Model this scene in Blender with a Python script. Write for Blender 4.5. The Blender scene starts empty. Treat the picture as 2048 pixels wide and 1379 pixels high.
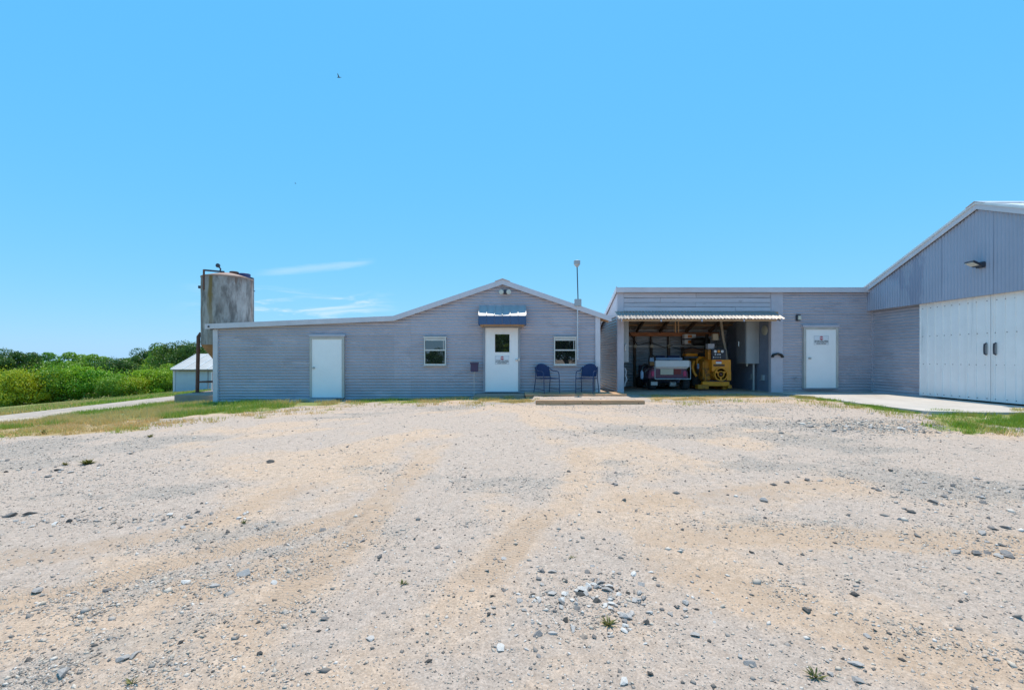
import bpy, bmesh, math, random
import numpy as np
from mathutils import Vector, Matrix
random.seed(7); RNG = np.random.default_rng(7)
PI = math.pi
SC = bpy.context.scene
COL = SC.collection

# ------------------------------------------------------------------ camera, sky, sun, exposure
F = 910.0; CX = 1024.0; CY = 717.0; CH = 1.2      # pixels of the 2048-wide photograph
cam = bpy.data.cameras.new('camera'); camo = bpy.data.objects.new('camera', cam); COL.objects.link(camo)
camo.location = (0, 0, CH); camo.rotation_euler = (PI/2, 0, 0)
cam.sensor_width = 36; cam.lens = 36*F/2048; cam.shift_y = 27.5/2048
cam.clip_start = 0.05; cam.clip_end = 2000
SC.camera = camo
SUN = Vector((0.03, 0.27, 0.96)).normalized()
w = bpy.data.worlds.new('World'); SC.world = w; w.use_nodes = True
nt = w.node_tree; N = nt.nodes; L = nt.links
for n in list(N): N.remove(n)
sky = N.new('ShaderNodeTexSky'); sky.sky_type = 'NISHITA'; sky.sun_disc = False
sky.sun_elevation = math.asin(SUN.z); sky.sun_rotation = math.atan2(SUN.x, SUN.y)
sky.altitude = 300; sky.air_density = 1.0; sky.dust_density = 0.3; sky.ozone_density = 1.0
def wmath(op, a, b=None, c=None):
    n = N.new('ShaderNodeMath'); n.operation = op
    for i, v in enumerate((a, b, c)):
        if v is None: continue
        if isinstance(v, (int, float)): n.inputs[i].default_value = v
        else: L.new(v, n.inputs[i])
    return n.outputs[0]
sepc = N.new('ShaderNodeSeparateColor'); L.new(sky.outputs[0], sepc.inputs[0]); cmbc = N.new('ShaderNodeCombineColor')
for i_, (g_, k_) in enumerate(((0.78, 0.37), (0.30, 1.62), (0.10, 3.45))):      # one even photographic grade of the whole sky
    L.new(wmath('MULTIPLY', wmath('POWER', sepc.outputs[i_], g_), k_), cmbc.inputs[i_])
tc = N.new('ShaderNodeTexCoord'); sx = N.new('ShaderNodeSeparateXYZ'); L.new(tc.outputs['Generated'], sx.inputs[0])
az = wmath('ARCTAN2', sx.outputs[0], sx.outputs[1]); el = wmath('ARCSINE', sx.outputs[2])
def wsmooth(v, a, b):
    n = N.new('ShaderNodeMapRange'); n.interpolation_type = 'SMOOTHSTEP'
    L.new(v, n.inputs[0]); n.inputs[1].default_value = a; n.inputs[2].default_value = b
    return n.outputs[0]
cmb = N.new('ShaderNodeCombineXYZ'); L.new(wmath('MULTIPLY', az, 5.0), cmb.inputs[0])
L.new(wmath('MULTIPLY', wmath('SUBTRACT', el, wmath('MULTIPLY', az, 0.06)), 34.0), cmb.inputs[1])
cn = N.new('ShaderNodeTexNoise'); cn.inputs['Scale'].default_value = 1.5; cn.inputs['Detail'].default_value = 7
cn.inputs['Roughness'].default_value = 0.62; cn.inputs['Distortion'].default_value = 0.6
L.new(cmb.outputs[0], cn.inputs['Vector'])
m1 = wmath('MULTIPLY', wsmooth(el, 0.055, 0.085), wsmooth(el, 0.15, 0.11))
m2 = wmath('MULTIPLY', wsmooth(az, -0.66, -0.50), wsmooth(az, -0.235, -0.31))
puff = wmath('MULTIPLY', wmath('MULTIPLY', m1, m2), wsmooth(cn.outputs[0], 0.46, 0.68))
ln = wmath('SUBTRACT', el, wmath('ADD', 0.258, wmath('MULTIPLY', az, 0.19)))      # one thin slanting streak
ln = wmath('ADD', ln, wmath('MULTIPLY', wmath('SUBTRACT', cn.outputs[0], 0.5), 0.02))
streak = wmath('MULTIPLY', wsmooth(wmath('ABSOLUTE', ln), 0.011, 0.0), wmath('MULTIPLY', wsmooth(az, -0.53, -0.46), wsmooth(az, -0.285, -0.33)))
cf = wmath('MINIMUM', wmath('ADD', wmath('MULTIPLY', puff, 0.6), wmath('MULTIPLY', streak, 0.26)), 1.0)
mixw = N.new('ShaderNodeMix'); mixw.data_type = 'RGBA'; L.new(cf, mixw.inputs[0]); L.new(cmbc.outputs[0], mixw.inputs[6])
mixw.inputs[7].default_value = (3.4, 3.9, 4.1, 1)
bg = N.new('ShaderNodeBackground'); bg.inputs['Strength'].default_value = 0.15
L.new(mixw.outputs[2], bg.inputs['Color'])
wo = N.new('ShaderNodeOutputWorld'); L.new(bg.outputs[0], wo.inputs[0])
sl = bpy.data.lights.new('sun', 'SUN'); sl.energy = 2.85; sl.angle = math.radians(0.53); sl.color = (1.0, 0.91, 0.78)
slo = bpy.data.objects.new('sun', sl); COL.objects.link(slo); slo.location = (0, 0, 30)
slo.rotation_euler = (-SUN).to_track_quat('-Z', 'Y').to_euler()
SC.view_settings.view_transform = 'Standard'; SC.view_settings.look = 'None'
SC.view_settings.gamma = 1.0; SC.view_settings.exposure = 0.75; SC.view_settings.use_curve_mapping = False

# ------------------------------------------------------------------ measuring helpers
def X(px, d): return (px-CX)/F*d
def Z(py, d): return CH+(CY-py)/F*d
def W(px, py, d): return Vector((X(px, d), d, Z(py, d)))
_tab = np.random.default_rng(3).random((256, 256))
def vnoise(x, y, s=1.0, seed=0):
    x = np.asarray(x, float)*s+seed*17.13; y = np.asarray(y, float)*s+seed*9.71
    xi = np.floor(x).astype(int); yi = np.floor(y).astype(int); fx = x-xi; fy = y-yi
    fx = fx*fx*(3-2*fx); fy = fy*fy*(3-2*fy)
    a = _tab[xi & 255, yi & 255]; b = _tab[(xi+1) & 255, yi & 255]; c = _tab[xi & 255, (yi+1) & 255]; d = _tab[(xi+1) & 255, (yi+1) & 255]
    return (a*(1-fx)+b*fx)*(1-fy)+(c*(1-fx)+d*fx)*fy
def fbm(x, y, s=1.0, seed=0, o=4):
    t = 0; a = 0.5; n = 0
    for i in range(o):
        t = t+a*vnoise(x, y, s*2**i, seed+i*3); n += a; a *= 0.5
    return t/n
def sstep(a, b, v):
    t = np.clip((np.asarray(v, float)-a)/(b-a), 0, 1); return t*t*(3-2*t)
_hx = [-600, -60, -45, -30, -17, -9, 0, 8, 14, 40, 600]; _hz = [-5.5, -4.3, -3.0, -1.75, -0.74, -0.19, 0.02, 0.08, 0.08, 0.0, -2.0]
def H(x, y):
    x = np.asarray(x, float); y = np.asarray(y, float); b = 0
    for o in (-2.0, -1.0, 0, 1.0, 2.0): b = b+np.interp(x+o*np.clip((np.abs(x)-4)/6, 0, 1), _hx, _hz)/5
    return b-0.22*(1-sstep(2, 11, y))*np.clip(1-(np.abs(x)-18)/10, 0, 1)
def G(px, py):                                     # the ground point seen at a pixel of the photograph
    d = 3.0
    for i in range(60):
        dz = (CY-py)/F; zz = float(H((px-CX)/F*d, d))
        nd = (zz-CH)/dz; d = 0.5*d+0.5*nd
    return Vector(((px-CX)/F*d, d, float(H((px-CX)/F*d, d))))

# ------------------------------------------------------------------ materials
MATS = {}
def pbr(name, col, rough=0.6, metal=0.0, var=0.12, vs=3.0, bump=0.0, bs=30.0, dirt=None, stretch=(1, 1, 1), spec=0.5, ior=None, coat=0.0, objrand=0.0):
    """paint/metal/wood with noise variation; dirt = (colour, amount, scale, stretch)"""
    if name in MATS: return MATS[name]
    m = bpy.data.materials.new(name); m.use_nodes = True; t = m.node_tree; n = t.nodes; l = t.links
    b = n['Principled BSDF']; b.inputs['Roughness'].default_value = rough; b.inputs['Metallic'].default_value = metal
    b.inputs['Specular IOR Level'].default_value = spec
    if ior: b.inputs['IOR'].default_value = ior
    b.inputs['Coat Weight'].default_value = coat
    geo = n.new('ShaderNodeTexCoord'); mp = n.new('ShaderNodeMapping'); l.new(geo.outputs['Object'], mp.inputs[0]); mp.inputs['Scale'].default_value = stretch
    ns = n.new('ShaderNodeTexNoise'); ns.inputs['Scale'].default_value = vs; ns.inputs['Detail'].default_value = 6; ns.inputs['Roughness'].default_value = 0.65
    l.new(mp.outputs[0], ns.inputs['Vector'])
    mr = n.new('ShaderNodeMapRange'); l.new(ns.outputs[0], mr.inputs[0]); mr.inputs[1].default_value = 0.3; mr.inputs[2].default_value = 0.7
    mr.inputs[3].default_value = 1-var; mr.inputs[4].default_value = 1+var
    mx = n.new('ShaderNodeMix'); mx.data_type = 'RGBA'; mx.blend_type = 'MULTIPLY'; mx.inputs[0].default_value = 1
    mx.inputs[6].default_value = (*col, 1); l.new(mr.outputs[0], mx.inputs[7]); out = mx.outputs[2]
    if objrand:
        oi = n.new('ShaderNodeObjectInfo'); r = n.new('ShaderNodeMapRange'); l.new(oi.outputs['Random'], r.inputs[0]); r.inputs[3].default_value = 1-objrand; r.inputs[4].default_value = 1+objrand
        mo = n.new('ShaderNodeMix'); mo.data_type = 'RGBA'; mo.blend_type = 'MULTIPLY'; mo.inputs[0].default_value = 1
        l.new(out, mo.inputs[6]); l.new(r.outputs[0], mo.inputs[7]); out = mo.outputs[2]
    if dirt:
        for (dc, da, ds, dst, lo, hi) in dirt:
            mp2 = n.new('ShaderNodeMapping'); l.new(geo.outputs['Object'], mp2.inputs[0]); mp2.inputs['Scale'].default_value = dst
            d = n.new('ShaderNodeTexNoise'); d.inputs['Scale'].default_value = ds; d.inputs['Detail'].default_value = 7; d.inputs['Roughness'].default_value = 0.7
            l.new(mp2.outputs[0], d.inputs['Vector'])
            r = n.new('ShaderNodeMapRange'); r.interpolation_type = 'SMOOTHSTEP'; l.new(d.outputs[0], r.inputs[0]); r.inputs[1].default_value = lo; r.inputs[2].default_value = hi; r.inputs[4].default_value = da
            mm = n.new('ShaderNodeMix'); mm.data_type = 'RGBA'; l.new(r.outputs[0], mm.inputs[0]); l.new(out, mm.inputs[6]); mm.inputs[7].default_value = (*dc, 1); out = mm.outputs[2]
    l.new(out, b.inputs['Base Color'])
    if bump:
        n2 = n.new('ShaderNodeTexNoise'); n2.inputs['Scale'].default_value = bs; n2.inputs['Detail'].default_value = 4; l.new(mp.outputs[0], n2.inputs['Vector'])
        bp = n.new('ShaderNodeBump'); bp.inputs['Strength'].default_value = bump; bp.inputs['Distance'].default_value = 0.02
        l.new(n2.outputs[0], bp.inputs['Height']); l.new(bp.outputs[0], b.inputs['Normal'])
    MATS[name] = m; return m
WALLC = (0.44, 0.41, 0.455)
wallp = pbr('grey_wall_paint', WALLC, 0.5, 0, 0.06, 1.2, dirt=[((0.38, 0.345, 0.385), 0.75, 1.1, (0.5, 0.5, 2.2), 0.54, 0.60), ((0.60, 0.52, 0.55), 0.6, 2.0, (0.35, 0.35, 2.0), 0.57, 0.63), ((0.20, 0.19, 0.20), 0.35, 9.0, (3, 3, 0.3), 0.62, 0.75)], objrand=0.07)
gablep = pbr('blue_grey_gable_paint', (0.37, 0.385, 0.47), 0.5, 0, 0.06, 1.2, dirt=[((0.27, 0.28, 0.37), 0.8, 0.9, (1, 1, 0.45), 0.56, 0.61), ((0.46, 0.47, 0.54), 0.35, 6, (1, 1, 0.1), 0.58, 0.7)], objrand=0.035)
trimp = pbr('pale_grey_trim_paint', (0.62, 0.585, 0.62), 0.5, 0, 0.07, 2.5, dirt=[((0.33, 0.32, 0.34), 0.4, 5, (1, 1, 1), 0.6, 0.75)])
postp = pbr('grey_post_paint', (0.50, 0.47, 0.52), 0.55, 0, 0.08, 2.5, dirt=[((0.30, 0.30, 0.34), 0.4, 4, (2, 2, 0.4), 0.56, 0.7)])
plankp = pbr('weathered_plank_paint', (0.56, 0.52, 0.56), 0.7, 0, 0.12, 3, 0.3, 25, dirt=[((0.16, 0.14, 0.13), 0.7, 5, (0.5, 1, 6), 0.58, 0.68)], stretch=(0.4, 1, 5), objrand=0.08)
whitep = pbr('white_door_paint', (0.92, 0.89, 0.87), 0.35, 0, 0.03, 1.5, dirt=[((0.5, 0.48, 0.45), 0.25, 2.5, (1, 1, 0.4), 0.6, 0.8)])
slidp = pbr('white_sliding_door_metal', (0.90, 0.87, 0.85), 0.4, 0, 0.05, 1.5, dirt=[((0.42, 0.42, 0.42), 0.35, 3, (2, 2, 0.15), 0.55, 0.75)])
framep = pbr('beige_frame', (0.50, 0.47, 0.43), 0.5, 0, 0.1, 4)
greyfr = pbr('grey_door_frame', (0.30, 0.31, 0.35), 0.5, 0, 0.1, 4)
winfr = pbr('window_aluminium', (0.62, 0.60, 0.57), 0.35, 0.2, 0.08, 5)
glass = pbr('dark_window_glass', (0.010, 0.012, 0.014), 0.015, 0, 0.0, 1, spec=1.0, ior=1.75)
bluep = pbr('dark_blue_metal', (0.045, 0.10, 0.21), 0.4, 0, 0.08, 3)
roofw = pbr('white_roof_metal', (0.72, 0.72, 0.72), 0.4, 0.0, 0.08, 2, dirt=[((0.4, 0.3, 0.22), 0.35, 3, (1, 1, 1), 0.6, 0.75)])
roofrust = pbr('old_roof_metal', (0.42, 0.38, 0.34), 0.45, 0.3, 0.2, 3, dirt=[((0.28, 0.13, 0.06), 0.8, 2.2, (1, 1, 1), 0.45, 0.62)])
galv = pbr('galvanised_metal', (0.20, 0.21, 0.23), 0.3, 0.75, 0.15, 3, dirt=[((0.22, 0.13, 0.08), 0.8, 1.6, (1, 0.6, 2), 0.5, 0.66)])
galvin = pbr('interior_wall_metal', (0.34, 0.37, 0.42), 0.5, 0.2, 0.15, 3, dirt=[((0.20, 0.14, 0.11), 0.6, 1.8, (0.4, 1, 2.5), 0.55, 0.68)], objrand=0.1)
wood = pbr('raw_wood', (0.46, 0.27, 0.14), 0.75, 0, 0.22, 5, 0.3, 20, stretch=(0.6, 3, 3))
woodred = pbr('red_brown_beam_wood', (0.42, 0.17, 0.08), 0.75, 0, 0.22, 5, 0.3, 20, stretch=(0.6, 3, 3))
wooddk = pbr('dark_old_wood', (0.11, 0.075, 0.055), 0.8, 0, 0.25, 5, 0.3, 20)
timber = pbr('weathered_timber', (0.55, 0.33, 0.18), 0.8, 0, 0.25, 4, 0.5, 25, stretch=(0.5, 4, 4), dirt=[((0.16, 0.12, 0.09), 0.6, 4, (0.5, 2, 4), 0.52, 0.7)])
conc = pbr('concrete', (0.50, 0.45, 0.40), 0.85, 0, 0.10, 1.2, 0.25, 40, dirt=[((0.33, 0.28, 0.23), 0.55, 0.9, (1, 1, 1), 0.56, 0.66), ((0.26, 0.22, 0.19), 0.5, 6, (1, 1, 1), 0.64, 0.75)])
concdk = pbr('old_concrete', (0.36, 0.27, 0.21), 0.85, 0, 0.15, 3, 0.3, 30, dirt=[((0.2, 0.15, 0.12), 0.6, 3, (1, 1, 1), 0.5, 0.7)])
black = pbr('black_plastic', (0.018, 0.018, 0.02), 0.4, 0, 0.1, 4)
rubber = pbr('tyre_rubber', (0.028, 0.027, 0.03), 0.8, 0, 0.2, 8, 0.3, 60)
navy = pbr('navy_sling_fabric', (0.022, 0.035, 0.105), 0.75, 0, 0.1, 30, 0.2, 250)
navym = pbr('navy_tube_metal', (0.03, 0.05, 0.12), 0.35, 0.1, 0.05, 5)
chrome = pbr('bright_metal', (0.7, 0.7, 0.7), 0.25, 0.9, 0.05, 5)
purple = pbr('dark_purple_box_paint', (0.055, 0.035, 0.09), 0.45, 0, 0.1, 5)
pipeg = pbr('grey_conduit', (0.42, 0.42, 0.42), 0.45, 0.3, 0.08, 5)
lamphd = pbr('lamp_housing', (0.05, 0.055, 0.075), 0.45, 0.1, 0.05, 5)
lens = pbr('lamp_lens', (0.6, 0.58, 0.5), 0.25, 0, 0.05, 5)
boxg = pbr('grey_electrical_box', (0.40, 0.42, 0.44), 0.45, 0.1, 0.05, 2)
signw = pbr('sign_white', (0.78, 0.78, 0.8), 0.4, 0, 0.02, 3)
signr = pbr('sign_red', (0.5, 0.02, 0.04), 0.4, 0, 0.02, 3)
signk = pbr('sign_black', (0.02, 0.02, 0.025), 0.5, 0, 0.02, 3)
rust = pbr('rusty_steel', (0.17, 0.075, 0.05), 0.75, 0.2, 0.3, 5, 0.3, 30)
tankp = pbr('stained_tank_wall', (0.37, 0.325, 0.30), 0.7, 0.0, 0.25, 3, 0.25, 25, stretch=(1, 1, 0.5), dirt=[((0.10, 0.08, 0.07), 0.8, 1.6, (1.6, 1.6, 0.45), 0.44, 0.62), ((0.20, 0.11, 0.07), 0.7, 1.2, (2.2, 2.2, 0.22), 0.56, 0.68), ((0.45, 0.42, 0.40), 0.5, 7, (2, 2, 0.5), 0.55, 0.7)])
tankr = pbr('rusty_pink_tank_roof', (0.36, 0.235, 0.18), 0.6, 0.1, 0.2, 3, dirt=[((0.25, 0.1, 0.06), 0.7, 3, (1, 1, 1), 0.5, 0.65)])
bluelid = pbr('blue_lid', (0.03, 0.04, 0.13), 0.45, 0, 0.1, 4)
mossy = pbr('yellow_brown_stain', (0.26, 0.15, 0.02), 0.8, 0, 0.35, 5, stretch=(2, 2, 0.4), dirt=[((0.36, 0.34, 0.33), 0.9, 3, (2, 2, 0.5), 0.56, 0.70)])
shedw = pbr('pale_blue_shed_wall', (0.44, 0.50, 0.58), 0.5, 0.1, 0.08, 2)
yel = pbr('generator_yellow', (0.88, 0.31, 0.008), 0.4, 0, 0.1, 3, dirt=[((0.2, 0.1, 0.02), 0.5, 5, (1, 1, 1), 0.58, 0.7)])
yeld = pbr('generator_dirty_yellow', (0.58, 0.21, 0.01), 0.55, 0, 0.2, 5, dirt=[((0.06, 0.04, 0.02), 0.8, 5, (1, 1, 1), 0.5, 0.62)])
oily = pbr('oily_engine_metal', (0.03, 0.026, 0.022), 0.5, 0.3, 0.3, 6)
panelk = pbr('control_panel_black', (0.015, 0.018, 0.035), 0.4, 0, 0.05, 5)
maroon = pbr('maroon_cart_body', (0.075, 0.008, 0.055), 0.35, 0, 0.1, 3, coat=0.15)
tail = pbr('tail_light_red', (0.5, 0.02, 0.12), 0.25, 0, 0.05, 3)
vinyl = pbr('off_white_vinyl', (0.68, 0.67, 0.68), 0.5, 0, 0.05, 3)
cream = pbr('cream_card', (0.58, 0.50, 0.38), 0.6, 0, 0.08, 4)
orange = pbr('orange_sticker', (0.65, 0.22, 0.03), 0.5, 0, 0.05, 4)
bluepl = pbr('pale_blue_plastic', (0.35, 0.47, 0.65), 0.45, 0, 0.05, 4)
brownp = pbr('tan_plastic', (0.45, 0.22, 0.08), 0.5, 0, 0.1, 4)

# ------------------------------------------------------------------ mesh helpers
def offs(o):
    v = Vector((0, 0, 0))
    while o is not None: v += o.location; o = o.parent
    return v
def tag(o, label, cat, group=None):
    o['label'] = label; o['category'] = cat
    if group: o['group'] = group
    return o
def thing(name, label, cat, loc=(0, 0, 0), group=None):
    o = bpy.data.objects.new(name, None); COL.objects.link(o); o.location = loc; o.empty_display_size = 0.2
    return tag(o, label, cat, group)
def finish(name, me, m, parent=None, smooth=False):
    o = bpy.data.objects.new(name, me); COL.objects.link(o)
    if m is not None: me.materials.append(m)
    if parent is not None:
        o.parent = parent; d = offs(parent); me.transform(Matrix.Translation(-d))
    if smooth: me.shade_smooth()
    return o
class MB:
    def __init__(s): s.v = []; s.f = []
    def add(s, vs, fs):
        b = len(s.v); s.v += [tuple(p) for p in vs]; s.f += [tuple(i+b for i in q) for q in fs]; return s
    def box(s, x0, x1, y0, y1, z0, z1, M=None):
        p = [Vector(q) for q in ((x0,y0,z0),(x1,y0,z0),(x1,y1,z0),(x0,y1,z0),(x0,y0,z1),(x1,y0,z1),(x1,y1,z1),(x0,y1,z1))]
        if M is not None: p = [M @ q for q in p]
        return s.add(p, [(0,3,2,1),(4,5,6,7),(0,1,5,4),(1,2,6,5),(2,3,7,6),(3,0,4,7)])
    def pbox(s, px0, px1, py0, py1, d0, d1):      # front face at depth d0 measured in photo pixels
        return s.box(X(px0, d0), X(px1, d0), d0, d1, Z(py1, d0), Z(py0, d0))
    def bar(s, a, b, wx, wy, up=(0, 0, 1)):
        a = Vector(a); b = Vector(b); z = (b-a).normalized(); u = Vector(up)
        if abs(z.dot(u)) > 0.95: u = Vector((0, 1, 0))
        x = u.cross(z).normalized(); y = z.cross(x); p = []
        for q in (a, b):
            for (i, j) in ((-1,-1),(1,-1),(1,1),(-1,1)): p.append(q+x*i*wx/2+y*j*wy/2)
        return s.add(p, [(0,3,2,1),(4,5,6,7),(0,1,5,4),(1,2,6,5),(2,3,7,6),(3,0,4,7)])
    def tube(s, pts, r, n=8, caps=True, r2=None):
        pts = [Vector(p) for p in pts]; rings = []; px = None; k = len(pts)
        for i, p in enumerate(pts):
            t = (pts[min(i+1, k-1)]-pts[max(i-1, 0)]).normalized()
            if px is None: px = Vector((0, 0, 1)).cross(t) if abs(t.z) < 0.9 else Vector((1, 0, 0)).cross(t)
            px = (px-t*px.dot(t)).normalized(); py = t.cross(px)
            rr = r if r2 is None else r+(r2-r)*i/(k-1)
            rings.append([p+(px*math.cos(a)+py*math.sin(a))*rr for a in [2*PI*j/n for j in range(n)]])
        vs = [q for g in rings for q in g]; fs = []
        for i in range(k-1):
            for j in range(n): fs.append((i*n+j, i*n+(j+1) % n, (i+1)*n+(j+1) % n, (i+1)*n+j))
        if caps: fs.append(tuple(reversed(range(n)))); fs.append(tuple((k-1)*n+j for j in range(n)))
        return s.add(vs, fs)
    def lathe(s, prof, c, axis='Z', n=24):        # prof: (radius, height) pairs
        c = Vector(c); vs = []; fs = []; k = len(prof)
        for (r, h) in prof:
            for j in range(n):
                a = 2*PI*j/n; u = r*math.cos(a); v = r*math.sin(a)
                vs.append(c+(Vector((u, v, h)) if axis == 'Z' else Vector((u, h, v)) if axis == 'Y' else Vector((h, u, v))))
        for i in range(k-1):
            for j in range(n): fs.append((i*n+j, i*n+(j+1) % n, (i+1)*n+(j+1) % n, (i+1)*n+j))
        if prof[0][0] > 1e-4: fs.append(tuple(reversed(range(n))))
        if prof[-1][0] > 1e-4: fs.append(tuple((k-1)*n+j for j in range(n)))
        return s.add(vs, fs)
    def prism(s, poly, a, b, axis='Y'):           # polygon (u,z) extruded along Y (u=x) or X (u=y)
        n = len(poly)
        if axis == 'Y': vs = [(u, a, z) for u, z in poly]+[(u, b, z) for u, z in poly]
        elif axis == 'X': vs = [(a, u, z) for u, z in poly]+[(b, u, z) for u, z in poly]
        else: vs = [(u, z, a) for u, z in poly]+[(u, z, b) for u, z in poly]
        fs = [tuple(range(n)), tuple(reversed(range(n, 2*n)))]+[(i, (i+1) % n, (i+1) % n+n, i+n) for i in range(n)]
        return s.add(vs, fs)
    def build(s, name, m, parent=None, smooth=False, bevel=0.0, seg=2):
        me = bpy.data.meshes.new(name); me.from_pydata(s.v, [], s.f); me.update()
        bm = bmesh.new(); bm.from_mesh(me); bmesh.ops.recalc_face_normals(bm, faces=bm.faces)
        if bevel: bmesh.ops.bevel(bm, geom=[e for e in bm.edges], offset=bevel, segments=seg, affect='EDGES', clamp_overlap=True)
        bm.to_mesh(me); bm.free()
        o = finish(name, me, m, parent, False)
        if smooth: me.shade_smooth(); me.set_sharp_from_angle(angle=math.radians(40))
        return o
def npmesh(name, verts, faces, m, parent=None, attrs=None):
    verts = np.asarray(verts, np.float32); faces = np.asarray(faces, np.int32); k = faces.shape[1]
    me = bpy.data.meshes.new(name); me.vertices.add(len(verts)); me.vertices.foreach_set('co', verts.ravel())
    me.loops.add(faces.size); me.loops.foreach_set('vertex_index', faces.ravel())
    me.polygons.add(len(faces)); me.polygons.foreach_set('loop_start', np.arange(0, faces.size, k, dtype=np.int32))
    me.update(calc_edges=True)
    for an, arr in (attrs or {}).items():
        arr = np.asarray(arr, np.float32)
        if arr.ndim == 1: a = me.attributes.new(an, 'FLOAT', 'POINT'); a.data.foreach_set('value', arr)
        else: a = me.attributes.new(an, 'FLOAT_VECTOR', 'POINT'); a.data.foreach_set('vector', arr.ravel())
    return finish(name, me, m, parent)
def copy_tree(o, parent=None):
    c = o.copy(); COL.objects.link(c); c.parent = parent
    for ch in o.children: copy_tree(ch, c)
    return c
def corr(name, axis, plane, u0, u1, z0, z1, m, parent, dirn='h', pitch=0.092, amp=0.015, clips=(), prof='sine', wob=0.0012, seg=6):
    """a corrugated sheet facing -Y (axis 'y', plane = y, u = x) or -X (axis 'x', plane = x, u = y); waves run level ('h') or upright ('v')"""
    bm = bmesh.new()
    def wv(t):
        if prof == 'sine': return amp*math.sin(2*PI*t/pitch)
        q = (t/pitch) % 1.0; return amp if q < 0.10 else 0.0          # flat pan with a narrow rib
    def steps(a, b):
        if prof == 'sine': st = pitch/seg; return [a]+[i*st for i in range(math.ceil(a/st+1e-6), math.floor(b/st-1e-6)+1)]+[b]
        r = [a]; i = math.floor(a/pitch)
        while i*pitch < b:
            for q in (-0.015, 0.0, 0.0999, 0.115):
                t = (i+q)*pitch
                if a < t < b: r.append(t)
            i += 1
        return r+[b]
    def cw(a, b): k = max(1, int((b-a)/0.6)); return [a+(b-a)*i/k for i in range(k+1)]
    us, zs = (cw(u0, u1), steps(z0, z1)) if dirn == 'h' else (steps(u0, u1), cw(z0, z1))
    ph = random.random()*50; g = []
    for z in zs:
        row = []
        for u in us:
            o = plane-wv(z if dirn == 'h' else u)+wob*math.sin(u*2.3+z*1.7+ph)+wob*0.6*math.sin(u*5.1-z*3.3+ph*2)
            row.append(bm.verts.new((u, o, z) if axis == 'y' else (o, u, z)))
        g.append(row)
    for i in range(len(zs)-1):
        for j in range(len(us)-1): bm.faces.new((g[i][j], g[i][j+1], g[i+1][j+1], g[i+1][j]))
    for (co, no) in clips:
        bmesh.ops.bisect_plane(bm, geom=bm.verts[:]+bm.edges[:]+bm.faces[:], plane_co=co, plane_no=no, clear_outer=True)
    if not bm.faces: bm.free(); return None
    bmesh.ops.recalc_face_normals(bm, faces=bm.faces)
    me = bpy.data.meshes.new(name); bm.to_mesh(me); bm.free()
    o = finish(name, me, m, parent); me.shade_smooth(); me.set_sharp_from_angle(angle=math.radians(50)); return o
def line_clip(p, q, axis='y'):                    # keep what lies below the line p-q (each (u, z))
    n = Vector((-(q[1]-p[1]), q[0]-p[0]))
    if n.y < 0: n = -n
    if axis == 'y': return (Vector((p[0], 0, p[1])), Vector((n.x, 0, n.y)))
    return (Vector((0, p[0], p[1])), Vector((0, n.x, n.y)))
def text_mesh(name, body, size, loc, m, parent, rotz=0.0, width=None, bold=0.0):
    cu = bpy.data.curves.new(name, 'FONT'); cu.body = body; cu.size = size; cu.align_x = 'CENTER'; cu.align_y = 'CENTER'; cu.extrude = 0.0008; cu.offset = bold
    t = bpy.data.objects.new(name+'_curve', cu); COL.objects.link(t)
    dg = bpy.context.evaluated_depsgraph_get(); me = bpy.data.meshes.new_from_object(t.evaluated_get(dg))
    bpy.data.objects.remove(t); bpy.data.curves.remove(cu)
    xs = [v.co.x for v in me.vertices]; sxx = (width/(max(xs)-min(xs))) if width else 1.0
    me.transform(Matrix.Translation(loc) @ Matrix.Rotation(rotz, 4, 'Z') @ Matrix.Rotation(PI/2, 4, 'X') @ Matrix.Diagonal((sxx, 1, 1, 1)))
    me.materials.clear()
    return finish(name, me, m, parent)


# ================================================================== GROUND
def polyG(pts): return [tuple(G(*p)[:2]) for p in pts]
def inpoly(px, py, poly):
    r = np.zeros(np.shape(px), bool); n = len(poly)
    for i in range(n):
        x0, y0 = poly[i]; x1, y1 = poly[(i+1) % n]
        if y0 == y1: continue
        c = ((y0 > py) != (y1 > py)) & (px < (x1-x0)*(py-y0)/(y1-y0)+x0); r ^= c
    return r
GRASS = {  # outlines of the grassy patches, measured on the ground
 'yard_left': polyG([(-60, 838), (110, 824), (230, 812), (345, 798), (430, 804), (560, 803), (690, 803), (680, 808), (560, 817), (430, 830), (250, 846), (120, 852), (-60, 862)]),
 'verge': None,
 'right': polyG([(1835, 822), (1900, 816), (1960, 814), (2060, 808), (2200, 812), (2200, 850), (2050, 853), (1960, 866), (1900, 862), (1870, 842)]),
 'slab_edge': polyG([(1590, 793), (1625, 793), (1680, 800), (1730, 806), (1800, 815), (1835, 822), (1820, 824), (1720, 812), (1640, 801), (1590, 797)]),
 'straw': polyG([(1285, 790), (1500, 788), (1560, 793), (1500, 797), (1300, 801)]),
 'dry_left': polyG([(-60, 852), (100, 840), (300, 842), (300, 856), (100, 872), (-60, 876)]),
 'wall_foot': polyG([(690, 800), (800, 797), (940, 795), (960, 799), (850, 805), (700, 806)]),
 'step_foot': polyG([(965, 798), (1068, 795), (1072, 804), (1030, 806), (965, 804)]),
}
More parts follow.
